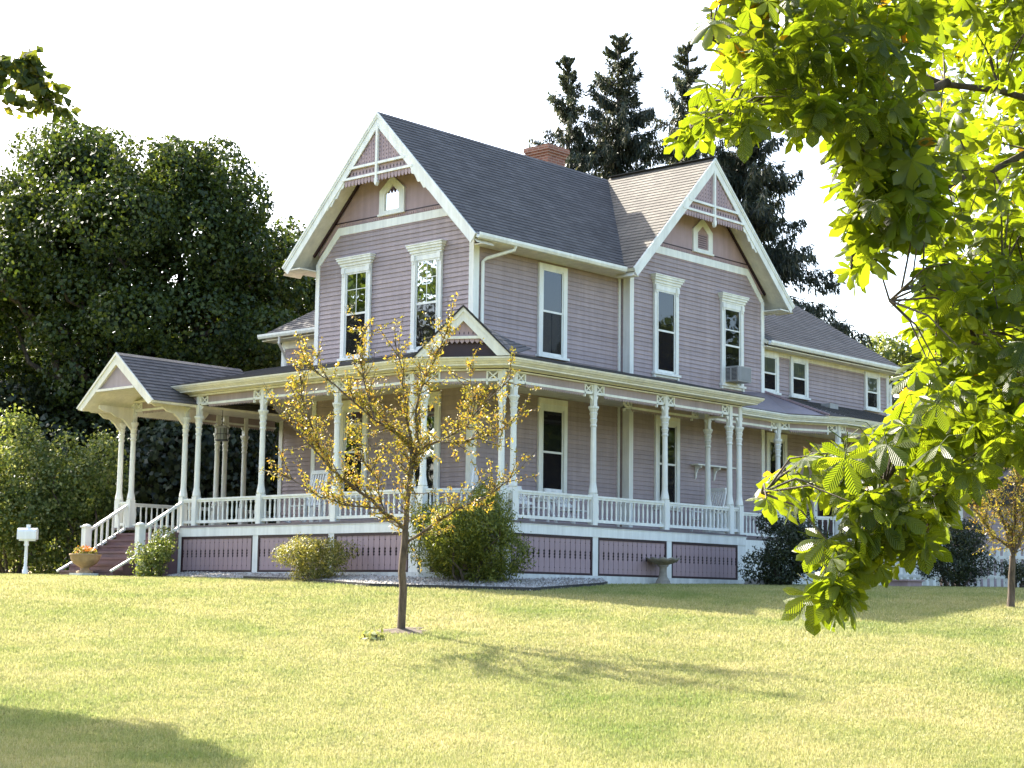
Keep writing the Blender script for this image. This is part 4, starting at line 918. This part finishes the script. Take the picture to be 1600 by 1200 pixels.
bush('hosta_plant', 'small pale hosta clump at the foot of the gold leaved tree', gp(580, 1000)+np.array([0, 0, .05]), (.19, .19, .10), leafmat('hosta_leaf', [(0, (.2, .25, .06)), (1, (.5, .52, .25))], .3), 130, .11, .06, 87, 'plant', stems=3, lumps=5)
def mulch():
    m = paint('bare_earth', (.10, .072, .045), .3, .95, (.15, .13, .06), .6, 14); mb = MB(); c = mb.p(TREE[0], TREE[1], float(gz(TREE[0], TREE[1]))+.05); r = []
    for k in range(28): a = k*2*math.pi/28; q = .36+.1*math.sin(a*3)+.07*math.sin(a*7+1); x, y = TREE[0]+q*1.25*math.cos(a), TREE[1]+q*math.sin(a); r.append(mb.p(x, y, float(gz(x, y))+.006))
    for k in range(28): mb.face([c, r[k], r[(k+1) % 28]])
    struct(mb.build('bare_earth_patch', m))
mulch()
# -- gold leaved young trees
def gold_tree(label, base, d, limbs, twigs, nl, seed, rt, scale=1.0, trunk=None):
    rg = np.random.default_rng(seed); t = thing('gold_leaved_tree', label, 'tree', base, 'young gold leaved trees'); mb = MB(); segs = []
    def P(q, dz): return at(q[0], q[1], d+dz)
    for pl, r0, r1, dz in limbs:
        n = len(pl); pts = [P(q, dz*k/(n-1)+(.0 if k == 0 else rg.normal()*.02)) for k, q in enumerate(pl)]
        # refine
        fp = []; 
        for a, b in zip(pts, pts[1:]):
            for s in (0, .5): fp.append(a+(b-a)*s+rg.normal(size=3)*.012)
        fp.append(pts[-1]); rr = [r0+(r1-r0)*k/(len(fp)-1) for k in range(len(fp))]
        mb.tube(fp, rr, 6, cap=False)
        if r0 < rt*.8: segs += list(zip(fp, fp[1:]))
    tips = []
    for k in range(twigs):
        a, b = segs[rg.integers(len(segs))]; s = a+(b-a)*rg.random(); dr = unit((b-a)/np.linalg.norm(b-a)*.7+rg.normal(size=3)*.75+np.array([0, 0, .35])); ln = rg.uniform(.2, .62)*scale
        m = s+dr*ln*.5+rg.normal(size=3)*.03; e = s+dr*ln+np.array([0, 0, .06])+rg.normal(size=3)*.03
        mb.tube([s, m, e], [.009*scale, .006*scale, .003], 4, cap=False); tips += [(s, m), (m, e), (m, e)]
    mb.build('trunk', BARK2, t, True)
    k = rg.integers(0, len(tips), nl); T_ = np.array([(a, b) for a, b in tips]); f = rg.random((nl, 1)); C = T_[k, 0]*(1-f)+T_[k, 1]*f+rg.normal(size=(nl, 3))*.022
    A = unit(rg.normal(size=(nl, 3))+np.array([0, 0, -.25])); s = rg.uniform(.6, 1.3, nl)*scale
    V, Q_ = leaves(C, A, rg.normal(size=(nl, 3)), .054*s, .027*s); fast('foliage', V, Q_, LM_GOLD, t); return t
TD = float((TREE-CAM)@FW)
gold_tree('young tree with sparse gold leaves standing alone on the lawn in front of the porch', TREE, TD, [
    ([(627, 990), (629, 920), (631, 870), (633, 830)], .068, .056, 0), ([(633, 830), (636, 790), (640, 745), (655, 700)], .052, .032, .1),
    ([(633, 826), (600, 800), (560, 768), (520, 735), (480, 690), (440, 650)], .034, .008, -.5), ([(590, 795), (540, 790), (500, 775), (440, 740)], .016, .005, -.9),
    ([(634, 848), (680, 815), (715, 795), (760, 775), (800, 745)], .026, .007, -.4), ([(655, 702), (625, 680), (585, 655), (545, 620), (500, 585), (470, 560)], .028, .006, .5),
    ([(655, 702), (690, 690), (730, 665), (760, 630), (800, 590)], .024, .006, .6), ([(640, 745), (642, 690), (632, 640), (628, 580), (615, 530)], .028, .006, .2),
    ([(655, 700), (650, 640), (665, 590), (690, 540), (705, 500)], .022, .005, -.3), ([(585, 655), (570, 600), (560, 545), (570, 510)], .014, .004, .7),
    ([(600, 800), (590, 750), (560, 710), (545, 670)], .014, .004, -.7), ([(730, 665), (740, 620), (735, 570)], .012, .004, .9), ([(520, 735), (500, 700), (480, 640), (470, 600)], .012, .004, -.3), ([(690, 690), (720, 690), (770, 680), (800, 660)], .012, .004, -.5)],
    480, 12000, 5, .066)
g2 = gp(1580, 950); D2 = float((g2-CAM)@FW)
gold_tree('second young gold leaved tree cut by the right picture edge, before the picket fence', g2, D2, [
    ([(1580, 952), (1581, 900), (1582, 868)], .075, .055, 0), ([(1582, 868), (1570, 830), (1560, 790), (1550, 750)], .035, .01, .3), ([(1582, 868), (1600, 830), (1615, 780), (1620, 740)], .035, .01, -.2),
    ([(1582, 866), (1584, 820), (1586, 770), (1590, 735)], .03, .008, .1), ([(1575, 855), (1550, 835), (1530, 800), (1520, 770)], .02, .006, -.3), ([(1600, 840), (1640, 810), (1660, 770)], .02, .006, .2)], 220, 5200, 6, .07)
# -- front maple: stands left of the view, one branch reaches in at the top left, it shades the near lawn
def front_maple():
    d = 27.5; base = gd(-640, d); t = thing('front_maple', 'maple branch hanging in at the top left corner, its tree outside the picture', 'tree', base)
    mb = MB(); hub = at(-600, 420, d); limb(mb, base-(0, 0, .3), hub, .28, .2, 8, .2)
    cl = [crownpx(-600, 60, d, 290, 270), crownpx(-490, 250, d-1.0, 190, 130), crownpx(-390, 20, d+1, 110, 90), crownpx(-330, 200, d+.3, 90, 70)]
    for c, r in cl:
        for k in range(6): limb(mb, hub, np.array(c)+unit(RNG.normal(size=3))*np.array(r)*.6, .1, .02, 5, .5)
    limb(mb, at(-420, 60, d), at(60, 120, 21.5), .06, .012, 5, .3); limb(mb, at(20, 115, 21.5), at(112, 180, 21.5), .012, .005, 5, .3)
    mb.build('trunk', BARK, t, True)
    parts = [blob_leaves(c, r, (10000, 7000, 1500, 1200)[k], .20, .18, seed=92+k, lumps=13)[0] for k, (c, r) in enumerate(cl)]
    for (u, v, r, n) in ((10, 115, 38, 150), (45, 110, 30, 110), (75, 150, 26, 70), (100, 172, 16, 26), (20, 160, 22, 40), (-60, 110, 60, 260)):
        k = 21.5/FPX; parts.append(blob_leaves(at(u, v, 21.5), (r*k*1.2, r*k*1.2, r*k), n, .15, .14, seed=int(200+u), lumps=6)[0])
    Vs, Qs, o = [], [], 0
    for V, Q_ in parts: Vs.append(V); Qs.append(Q_+o); o += len(V)
    fast('crown', np.concatenate(Vs), np.concatenate(Qs), LM_FRONT, t)
front_maple()
# -- street trees behind the camera, seen in the window glass
for k, (x, y, h, r) in enumerate(((-29, 36, 10, 9.0), (-42, 52, 14, 10), (-40, 30, 9, 8), (39, -29, 8, 6.0), (52, -27, 11, 8), (30, -36, 5, 5))):
    b = np.array([x, y, float(gz(x, y))]); broad_tree('street_tree', ('tall street tree out of view to the left, nearest the front steps', 'tallest street tree out of view far to the left', 'street tree out of view to the left of the viewer', 'low street tree out of view to the right, nearest the rear porch', 'low street tree out of view farthest to the right', 'low street tree out of view to the right of the viewer')[k], b, [(b+(0, 0, h), (r, r, r*.75)), (b+(1.5, 1, h+3), (r*.6, r*.6, r*.5)), (b+(-1, -1, h*.4), (r*.8, r*.8, h*.4))], .3, LM_MAPLE, 13000, .5, .4, 300+k, 'street trees out of view')
# -- horse chestnut at right
def leaflet(mb, L, W, az, droop, seg=5, serr=True, cup=.10):
    # obovate leaflet from origin along azimuth az, drooping; folded along the midrib
    prof = [(0, .03), (.22, .36), (.45, .74), (.66, 1.0), (.80, .92), (.90, .52), (1, .03)] if seg == 5 else [(0, .05), (.45, .75), (.78, 1.0), (1, .06)]
    ca, sa = math.cos(az), math.sin(az); rows = []
    for t, w_ in prof:
        r = L*t; z = -droop*L*t*t; hw = W/2*w_; zz = cup*W*w_
        rows.append([(r*ca-hw*sa, r*sa+hw*ca, z+zz*.0+.0-zz), (r*ca, r*sa, z), (r*ca+hw*sa, r*sa-hw*ca, z-zz)])
    idx = [[mb.p(*q) for q in rr] for rr in rows]
    for k, (a, b) in enumerate(zip(idx, idx[1:])):
        (t0, w0), (t1, w1) = prof[k], prof[k+1]
        mb.face([a[0], a[1], b[1], b[0]], [(-w0/2, t0), (0, t0), (0, t1), (-w1/2, t1)]); mb.face([a[1], a[2], b[2], b[1]], [(0, t0), (w0/2, t0), (w1/2, t1), (0, t1)])
def chest_leaf_mesh(seed, seg):
    rg = random.Random(seed); mb = MB(); n = rg.choice([5, 6, 7])
    for k in range(n):
        a = (k-(n-1)/2)*(2*math.pi*.80/n); L = .19*(1-.32*abs(k-(n-1)/2)/((n-1)/2))*rg.uniform(.9, 1.1)
        leaflet(mb, L, L*.44, a+rg.uniform(-.08, .08), rg.uniform(.1, .6), seg)
    if seg == 5: mb.tube([(0, 0, 0), (-.06, 0, .03), (-.14, 0, .01)], .003, 4)
    return mb
TW = []
def chestnut():
    base = gd(2450, 12.5); t = thing('horse_chestnut_tree', 'horse chestnut branches with large bright green leaves hanging in from the right', 'tree', base)
    mb = MB(); hub = at(2350, 350, 12); limb(mb, base-(0, 0, .3), hub, .35, .28, 9, .15)
    BR = [([(2350, 350), (2000, 200), (1700, 170), (1480, 130), (1330, 90), (1180, 90), (1110, 60)], 11.5, 9.2, .032),
          ([(1480, 130), (1380, 170), (1280, 180), (1180, 170), (1080, 200)], 10.2, 8.8, .03), ([(1700, 170), (1560, 260), (1440, 300), (1360, 350), (1330, 420)], 11, 9.2, .025),
          ([(2350, 350), (2050, 480), (1750, 520), (1560, 590), (1440, 660), (1330, 720), (1230, 735), (1190, 770)], 11.5, 8.6, .03), ([(1560, 590), (1480, 480), (1440, 450), (1390, 470)], 10, 9, .03),
          ([(1640, 560), (1540, 690), (1480, 780), (1400, 830), (1340, 880), (1290, 960)], 10, 8.6, .035), ([(1330, 720), (1400, 790), (1450, 830)], 9, 8.8, .02), ([(1750, 520), (1600, 430), (1540, 420)], 10.5, 9.6, .03), ([(2000, 200), (1900, 60), (1700, -80), (1450, -60)], 11.5, 10.5, .028)]
    for pl, d0, d1, r0 in BR:
        n = len(pl); pts = [at(u, v, d0+(d1-d0)*k/(n-1)) for k, (u, v) in enumerate(pl)]; fp = []
        for a, b in zip(pts, pts[1:]):
            for s in (0, .33, .66): fp.append(a+(b-a)*s+RNG.normal(size=3)*.02)
        fp.append(pts[-1]); TW.extend(fp[2:]); mb.tube(fp, [r0+(.006-r0)*k/(len(fp)-1) for k in range(len(fp))], 6, cap=False)
    # outlines of the foliage, in and out of view, each region with its own depth band and density
    rg = np.random.default_rng(77); pos = []
    def region(poly, n, d0, d1):
        P = np.array(poly, float); lo, hi = P.min(0), P.max(0); c = 0
        while c < n:
            q = lo+(hi-lo)*rg.random(2)
            if inpoly(q[:1], q[1:], P)[0]: pos.append((q[0], q[1], rg.uniform(d0, d1))); c += 1
    region([(1110, 20), (1115, 110), (1085, 170), (1050, 200), (1060, 225), (1120, 215), (1190, 190), (1260, 205), (1300, 170), (1420, 200), (1440, 20), (1400, -60), (1130, -60)], 400, 8.4, 9.8)
    region([(1300, 190), (1320, 270), (1330, 380), (1330, 430), (1370, 400), (1420, 370), (1470, 330), (1440, 180), (1350, 150)], 280, 8.8, 10.2)
    region([(1420, -80), (1420, 200), (1400, 350), (1460, 380), (1560, 370), (1660, 400), (1900, 300), (1900, -150)], 1150, 9.6, 14.0)
    region([(1450, 410), (1430, 470), (1400, 500), (1440, 540), (1560, 560), (1700, 560), (1700, 400), (1520, 400)], 220, 8.6, 11.0)
    region([(1440, 560), (1400, 640), (1330, 690), (1250, 715), (1190, 750), (1180, 785), (1215, 790), (1290, 770), (1350, 800), (1470, 800), (1540, 720), (1650, 700), (1700, 560), (1560, 540)], 370, 8.2, 10.0)
    region([(1330, 790), (1300, 840), (1272, 850), (1285, 895), (1268, 945), (1300, 925), (1325, 930), (1350, 900), (1440, 870), (1465, 830), (1440, 790)], 84, 8.2, 9.0)
    region([(1400, -380), (1420, -80), (1460, -60), (1750, -100), (1750, -400)], 800, 9.5, 14.0)  # unseen leaves added above the view to shade the right side
    region([(1440, 330), (1470, 430), (1600, 440), (1720, 420), (1720, 330)], 130, 9.6, 12.0)
    region([(1268, 915), (1252, 965), (1300, 950), (1335, 955), (1340, 910)], 16, 8.2, 8.8)
    region([(1480, -500), (1440, 60), (1480, 330), (1640, 380), (2200, 300), (2300, -500)], 1300, 13.5, 18.0)  # leaves added deeper in the crown to block sun on the right side
    region([(1650, -300), (1650, 700), (2700, 700), (2700, -500), (1400, -500), (1400, -80)], 1500, 9.6, 15.0)
    pos = np.array(pos); X = np.array([at(u, v, d) for u, v, d in pos]); n = len(X)
    vis = (pos[:, 0] < 1640) & (pos[:, 1] > -40); order = np.argsort(np.where(vis, pos[:, 2], 99)); solo = set(order[:296].tolist())
    TWA = np.array(TW)
    for k in np.where(vis)[0][::3]:
        dd = np.linalg.norm(TWA-X[k], axis=1); j = int(np.argmin(dd))
        if dd[j] < .55: mb.tube([TWA[j], TWA[j]*.45+X[k]*.55+np.array([0, 0, .06]), X[k]], [.007, .005, .003], 4, cap=False)
    mb.build('trunk', BARK, t, True)
    big = [chest_leaf_mesh(k, 5).mesh('leaf', LM_CHEST) for k in range(8)]; low = [chest_leaf_mesh(20+k, 3) for k in range(6)]
    lv = [(np.array(m.v), m.f) for m in low]; Vs, Fs, o = [], [], 0
    for k in range(n):
        tilt = rg.uniform(.1, 1.15); az = rg.uniform(0, 6.28); sc_ = rg.uniform(.45, .95)*(1.1 if pos[k, 1] > 420 else 1)
        M = Matrix.Rotation(az, 3, 'Z') @ Matrix.Rotation(tilt, 3, 'Y') @ Matrix.Rotation(rg.uniform(-.5, .5), 3, 'X')
        if k in solo:
            ob = bpy.data.objects.new('leaf', big[rg.integers(8)]); COL.objects.link(ob); ob.parent = t; ob.matrix_parent_inverse = Matrix.Translation(-ORIG[t.name])
            ob.location = X[k]; ob.rotation_euler = M.to_euler(); ob.scale = (sc_,)*3
        else:
            V, F = lv[rg.integers(6)]; Vs.append(V @ np.array(M).T*sc_*1.02+X[k]); Fs.append(np.array(F)+o); o += len(V)
    fast('foliage', np.concatenate(Vs), np.concatenate(Fs), LM_CHEST, t, kind='stuff')
chestnut()

# ------------------------------------------------------------------ garage, fence and small things round the house
def garage():
    a = gd(1500, 54); u = np.array([R2[0], R2[1]]); T = lambda p, q, z: (a[0]+u[0]*p+F2[0]*q, a[1]+u[1]*p+F2[1]*q, a[2]+z)
    t = thing('garage', 'lilac clapboard garage behind the picket fence, seen through leaves', 'garage', a)
    MB(T).box(0, 7, .03, 5, -.3, 2.7).build('wall', LILAC, t); mb = MB(T); z = 0.0
    while z < 2.68: q = [(0, .03, z), (7, .03, z), (7, .005, z), (0, .005, z)]; mb.poly(q); mb.poly([q[3], q[2], (7, .028, z+.11), (0, .028, z+.11)]); z += .11
    mb.build('clapboard_siding', LILAC, t, kind='stuff'); MB(T).prism([(-.4, 2.6), (7.4, 2.6), (7.4, 2.7), (3.5, 4.3), (-.4, 2.7)], -.3, 5.3, 1).build('roof', SHING, t)
    for p in (0, 6.88): MB(T).box(p, p+.12, -.02, .03, -.2, 2.6).build('corner_board', WHITE, t)
garage()
def fence():
    a, b = gd(1383, 47), gd(1680, 45); d = b[:2]-a[:2]; L = np.linalg.norm(d); ang = math.atan2(d[1], d[0]); t = thing('picket_fence', 'white picket fence on the right behind the young gold tree', 'fence', a)
    pm = MB(); pm.prism([(-.05, -.1), (.05, -.1), (.05, 1.02), (0, 1.12), (-.05, 1.02)], -.011, .011, 1); pm = pm.mesh('picket', WHITE); n = int(L/.17)
    for k in range(n): q = a+(b-a)*k/n; place(pm, 'picket', t, (q[0], q[1], float(gz(q[0], q[1]))), ang)
    for z in (.3, .82): MB().bar((a[0]+.03*math.sin(ang), a[1]-.0, a[2]+z), (b[0], b[1], b[2]+z), .03, .08).build('rail', WHITE, t)
    for k in range(4): q = a+(b-a)*k/3; MB().box(q[0]-.05, q[0]+.05, q[1]-.0, q[1]+.1, q[2]-.2, q[2]+1.15).build('post', WHITE, t)
fence()
def mailbox():
    b = gd(39, 43.2); t = thing('mailbox', 'white mailbox on a turned white post before the left bushes', 'mailbox', b); T = lambda p, q, z: (b[0]+R2[0]*p+F2[0]*q, b[1]+R2[1]*p+F2[1]*q, b[2]+z)
    MB(T).lathe([(.075, -.1), (.075, .14), (.05, .16), (.062, .2), (.04, .24), (.045, .5), (.04, .72), (.07, .76), (.05, .8), (.06, .84), (.06, .88)], n=10).build('post', MAILM, t, True)
    MB(T).box(-.18, .22, -.06, .06, .86, .90).build('shelf', MAILM, t)
    mb = MB(T); h = .11; prof = [(-h, .90), (h, .90), (h, 1.08)]+[(h*math.cos(x), 1.08+.1*math.sin(x)) for x in np.linspace(.3, 2.84, 7)]+[(-h, 1.08)]; mb.prism(prof, -.22, .24, 0); mb.build('box', MAILM, t)
    mb = MB(T); mb.prism([(y*1.04, .9+(z-.9)*1.03) for y, z in prof], .24, .255, 0); mb.build('door', MAILM, t); MB(T).box(-.02, .08, -.014, .014, 1.18, 1.27).build('finial', MAILM, t)
mailbox()
def urn():
    b = gd(132, 42.0); t = thing('planter_urn', 'round terracotta urn of orange flowers beside the front steps', 'planter', b)
    MB().box(b[0]-.26, b[0]+.26, b[1]-.26, b[1]+.26, b[2]-.05, b[2]+.09).build('plinth', CONC, t)
    MB().lathe([(.2, .09), (.2, .13), (.11, .17), (.10, .21), (.16, .25), (.29, .33), (.355, .44), (.36, .50), (.385, .52), (.385, .55), (.34, .55), (.31, .50)], tuple(b), 20).build('bowl', URN, t, True)
    c = b+np.array([0, 0, .6]); (V, Q_), _ = blob_leaves(c, (.34, .34, .13), 900, .06, .035, seed=401, lumps=12); fast('leaves', V, Q_, LM_SHRUB, t)
    (V, Q_), _ = blob_leaves(c+(0, 0, .05), (.33, .33, .11), 260, .05, .045, seed=402, lumps=10); fast('flowers', V, Q_, leafmat('orange_petal', [(0, (.5, .12, .03)), (.6, (.6, .25, .05)), (1, (.6, .4, .1))], .3), t, kind='stuff')
urn()
def birdbath():
    b = gd(1036, 40.6); b[2] = at(1036, 914, 40.6)[2]-.02; b[2] = float(gz(b[0], b[1])); t = thing('bird_bath', 'grey stone bird bath with scalloped bowl before the skirting', 'bird bath', b)
    MB().lathe([(.20, -.05), (.20, .04), (.17, .06), (.165, .10), (.10, .20), (.085, .34), (.09, .42), (.13, .45), (.13, .47)], tuple(b), 14).build('pedestal', STONE, t, True)
    mb = MB(); n = 40; prof = [(.10, .46), (.16, .49), (.27, .53), (.36, .58), (.40, .63), (.375, .635), (.33, .60), (.2, .57), (.0, .56)]; rings = []
    for r, z in prof:
        rings.append([mb.p(b[0]+r*(1+.055*(r/.4)**2*math.cos(10*a))*math.cos(a), b[1]+r*(1+.055*(r/.4)**2*math.cos(10*a))*math.sin(a), b[2]+z+.022*(r/.4)**3*math.cos(10*a)) for a in np.linspace(0, 2*math.pi, n, endpoint=False)])
    for A, B in zip(rings, rings[1:]):
        for j in range(n): mb.face([A[j], A[(j+1) % n], B[(j+1) % n], B[j]])
    mb.build('bowl', STONE, t, True)
birdbath()
def rock():
    b = gd(1179, 41.5); mb = MB(); rg = random.Random(4); n, m = 12, 6; rings = []
    for i in range(m+1):
        f = math.pi*i/m; rings.append([mb.p(b[0]+(.26*R2[0]*math.cos(a)+.16*F2[0]*math.sin(a))*math.sin(f)*rg.uniform(.85, 1.12), b[1]+(.26*R2[1]*math.cos(a)+.16*F2[1]*math.sin(a))*math.sin(f)*rg.uniform(.85, 1.12), b[2]+.06+.13*math.cos(f)*rg.uniform(.85, 1.1)) for a in np.linspace(0, 2*math.pi, n, endpoint=False)])
    for A, B in zip(rings, rings[1:]):
        for j in range(n): mb.face([A[j], A[(j+1) % n], B[(j+1) % n], B[j]])
    tag(mb.build('garden_rock', ROCKM), 'pale boulder lying at the right end of the porch skirting', 'rock')
rock()
def hanging_lantern():
    x, y = -1.2, 7.66; t = thing('porch_lantern', 'dark metal lantern hanging under the porch ceiling near the portico', 'lantern', (x, y, 3.38))
    MB().tube([(x, y, 4.36), (x, y, 3.76)], .008, 5).build('chain', IRON, t); MB().lathe([(.06, 3.78), (.17, 3.74), (.18, 3.70)], (x, y, 0), 10).build('cap', METAL, t)
    mb = MB()
    for k in range(10): a = k*.628; mb.tube([(x+.16*math.cos(a), y+.16*math.sin(a), 3.40), (x+.16*math.cos(a), y+.16*math.sin(a), 3.72)], .008, 4)
    mb.lathe([(.17, 3.38), (.17, 3.41), (.0, 3.41)], (x, y, 0), 10); mb.lathe([(.168, 3.54), (.168, 3.56)], (x, y, 0), 10); mb.build('cage', IRON, t)
    MB().lathe([(.145, 3.41), (.15, 3.71)], (x, y, 0), 12).build('glass', paint('lantern_glass', (.22, .22, .18), .1, .3), t)
hanging_lantern()
def ac():
    t = thing('air_conditioner', 'grey window air conditioner sticking out of the side gable window', 'air conditioner', (9.85, -.5, 5.34)); x0, x1, y0, y1, z0, z1 = 9.66, 10.30, -.80, -.34, 5.42, 5.84
    MB().box(x0, x1, y0, y1, z0, z1).build('casing', METAL, t); mb = MB()
    MB().box(x0-.006, x0-.002, y0+.04, y1-.04, z0+.04, z1-.04).build('vent_shade_sheet', DARK, t)  # near-black sheet paints the shade behind the louvres
    for z in np.arange(z0+.05, z1-.05, .035): MB().box(x0-.014, x0-.006, y0+.04, y1-.04, z, z+.014).build('louvre', METAL, t)
    MB().box(x0-.016, x0-.005, (y0+y1)/2-.02, (y0+y1)/2+.02, z0+.02, z1-.02).build('louvre_post', METAL, t)
    MB().box(x0+.03, x1-.03, y0-.008, y0-.001, z0+.03, z1-.03).build('rear_grille', paint('ac_grille', (.22, .225, .23), .1, .5), t)
ac()
def shelf():
    t = thing('wall_shelf', 'long white wall shelf on scrolled brackets beside the porch window', 'shelf', (9.0, -.32, 2.9)); MB(FB).box(8.15, 9.9, .02, .27, 3.04, 3.075).build('board', WHITE, t)
    for u in (8.35, 9.2): MB(lambda p, q, z: FB(u+p, q, z)).prism([(.02, 3.04), (.24, 3.04), (.22, 2.98), (.12, 2.95), (.07, 2.85), (.05, 2.72), (.02, 2.68)], -.02, .02, 0).build('bracket', WHITE, t)
shelf()
# porch chairs
def chair(name, label, loc, rz, w=.56, seat=.42, back=1.15, rock_=False, lean=.22, slats=6):
    t = thing(name, label, 'chair', loc, 'white porch chairs'); c, s_ = math.cos(rz), math.sin(rz); T = lambda p, q, z: (loc[0]+c*p-s_*q, loc[1]+s_*p+c*q, loc[2]+z); h = w/2
    for sx in (-1, 1):
        MB(T).bar((sx*h, .26, .03), (sx*h, .26, .66), .045, .045, (0, 1, 0)).build('leg', WICK, t); MB(T).bar((sx*h, -.22, .03), (sx*h, -.30-lean*.6, back), .045, .045, (0, 1, 0)).build('leg', WICK, t)
        MB(T).bar((sx*h, .32, .66), (sx*h, -.34, .64), .08, .03).build('armrest', WICK, t)
        if rock_: MB(T).tube([(sx*h, .5, .10), (sx*h, .25, .025), (sx*h, -.1, .015), (sx*h, -.45, .05), (sx*h, -.65, .12)], .02, 5).build('rocker', WICK, t)
    for k in range(6): MB(T).box(-h, h, -.22+k*.085, -.15+k*.085, seat, seat+.025).build('seat_slat', WICK, t)
    MB(T).bar((-h, -.30-lean*.6, back), (h, -.30-lean*.6, back), .07, .09, (0, 0, 1)).build('top_rail', WICK, t); MB(T).bar((-h, -.235, .5), (h, -.235, .5), .04, .06).build('lower_rail', WICK, t)
    for k in range(slats):
        x = -h+.06+(w-.12)*k/(slats-1); MB(T).bar((x, -.235, .5), (x, -.30-lean*.6, back-.02), .045, .015, (0, 1, 0)).build('back_slat', WICK, t)
    return t
chair('rocking_chair', 'white rocking chair with tall slatted back behind the front railing', (-1.75, 3.70, ZD), R(90), back=1.27, rock_=True)
chair('slatted_chair', 'low white slatted chair left of the side window behind the railing', (.55, -1.45, ZD), R(180), back=.86, seat=.36, w=.5, lean=.5)
chair('slatted_chair', 'low white slatted chair just under the side window behind the railing', (2.0, -1.45, ZD), R(185), back=.86, seat=.36, w=.66, lean=.5)
chair('reclining_chair', 'white armchair seen from the side below the wall shelf', (7.95, -.95, ZD), R(90), back=1.25, w=.5, lean=.45)
def wicker():
    loc = (-.75, -1.25, ZD); rz = R(215); c, s_ = math.cos(rz), math.sin(rz); T = lambda p, q, z: (loc[0]+c*p-s_*q, loc[1]+s_*p+c*q, loc[2]+z)
    t = thing('wicker_armchair', 'white wicker armchair with arched fan back near the porch corner', 'chair', loc, 'white porch chairs')
    arch = [(.42*math.cos(a), -.28, .62+.66*math.sin(a)) for a in np.linspace(0, math.pi, 15)]; MB(T).tube([(.42, -.26, .05)]+arch+[(-.42, -.26, .05)], .025, 6).build('arched_frame', WICK, t)
    for k, a in enumerate(np.linspace(.35, math.pi-.35, 7)): MB(T).tube([(0, -.26, .60), (.41*math.cos(a), -.28, .62+.65*math.sin(a))], .012, 5).build('spoke', WICK, t)
    MB(T).box(-.36, .36, -.28, .32, .38, .46).build('seat', WICK, t)
    for sx in (-1, 1):
        MB(T).tube([(sx*.42, -.27, .66), (sx*.46, 0, .68), (sx*.42, .3, .62), (sx*.38, .32, .05)], .024, 6).build('armrest', WICK, t)
wicker()
# rear step block
b_ = gd(1412, 42.5); mb = MB(lambda p, q, z: (b_[0]+p, b_[1]+q, b_[2]+z)); mb.box(-.35, .35, -.3, .3, -.1, .16); mb.box(-.4, .4, -.35, .35, .16, .2)
tag(mb.build('garden_step', paint('step_pink', (.36, .26, .26), .15, .8)), 'low pinkish step block on the lawn left of the picket fence', 'step')
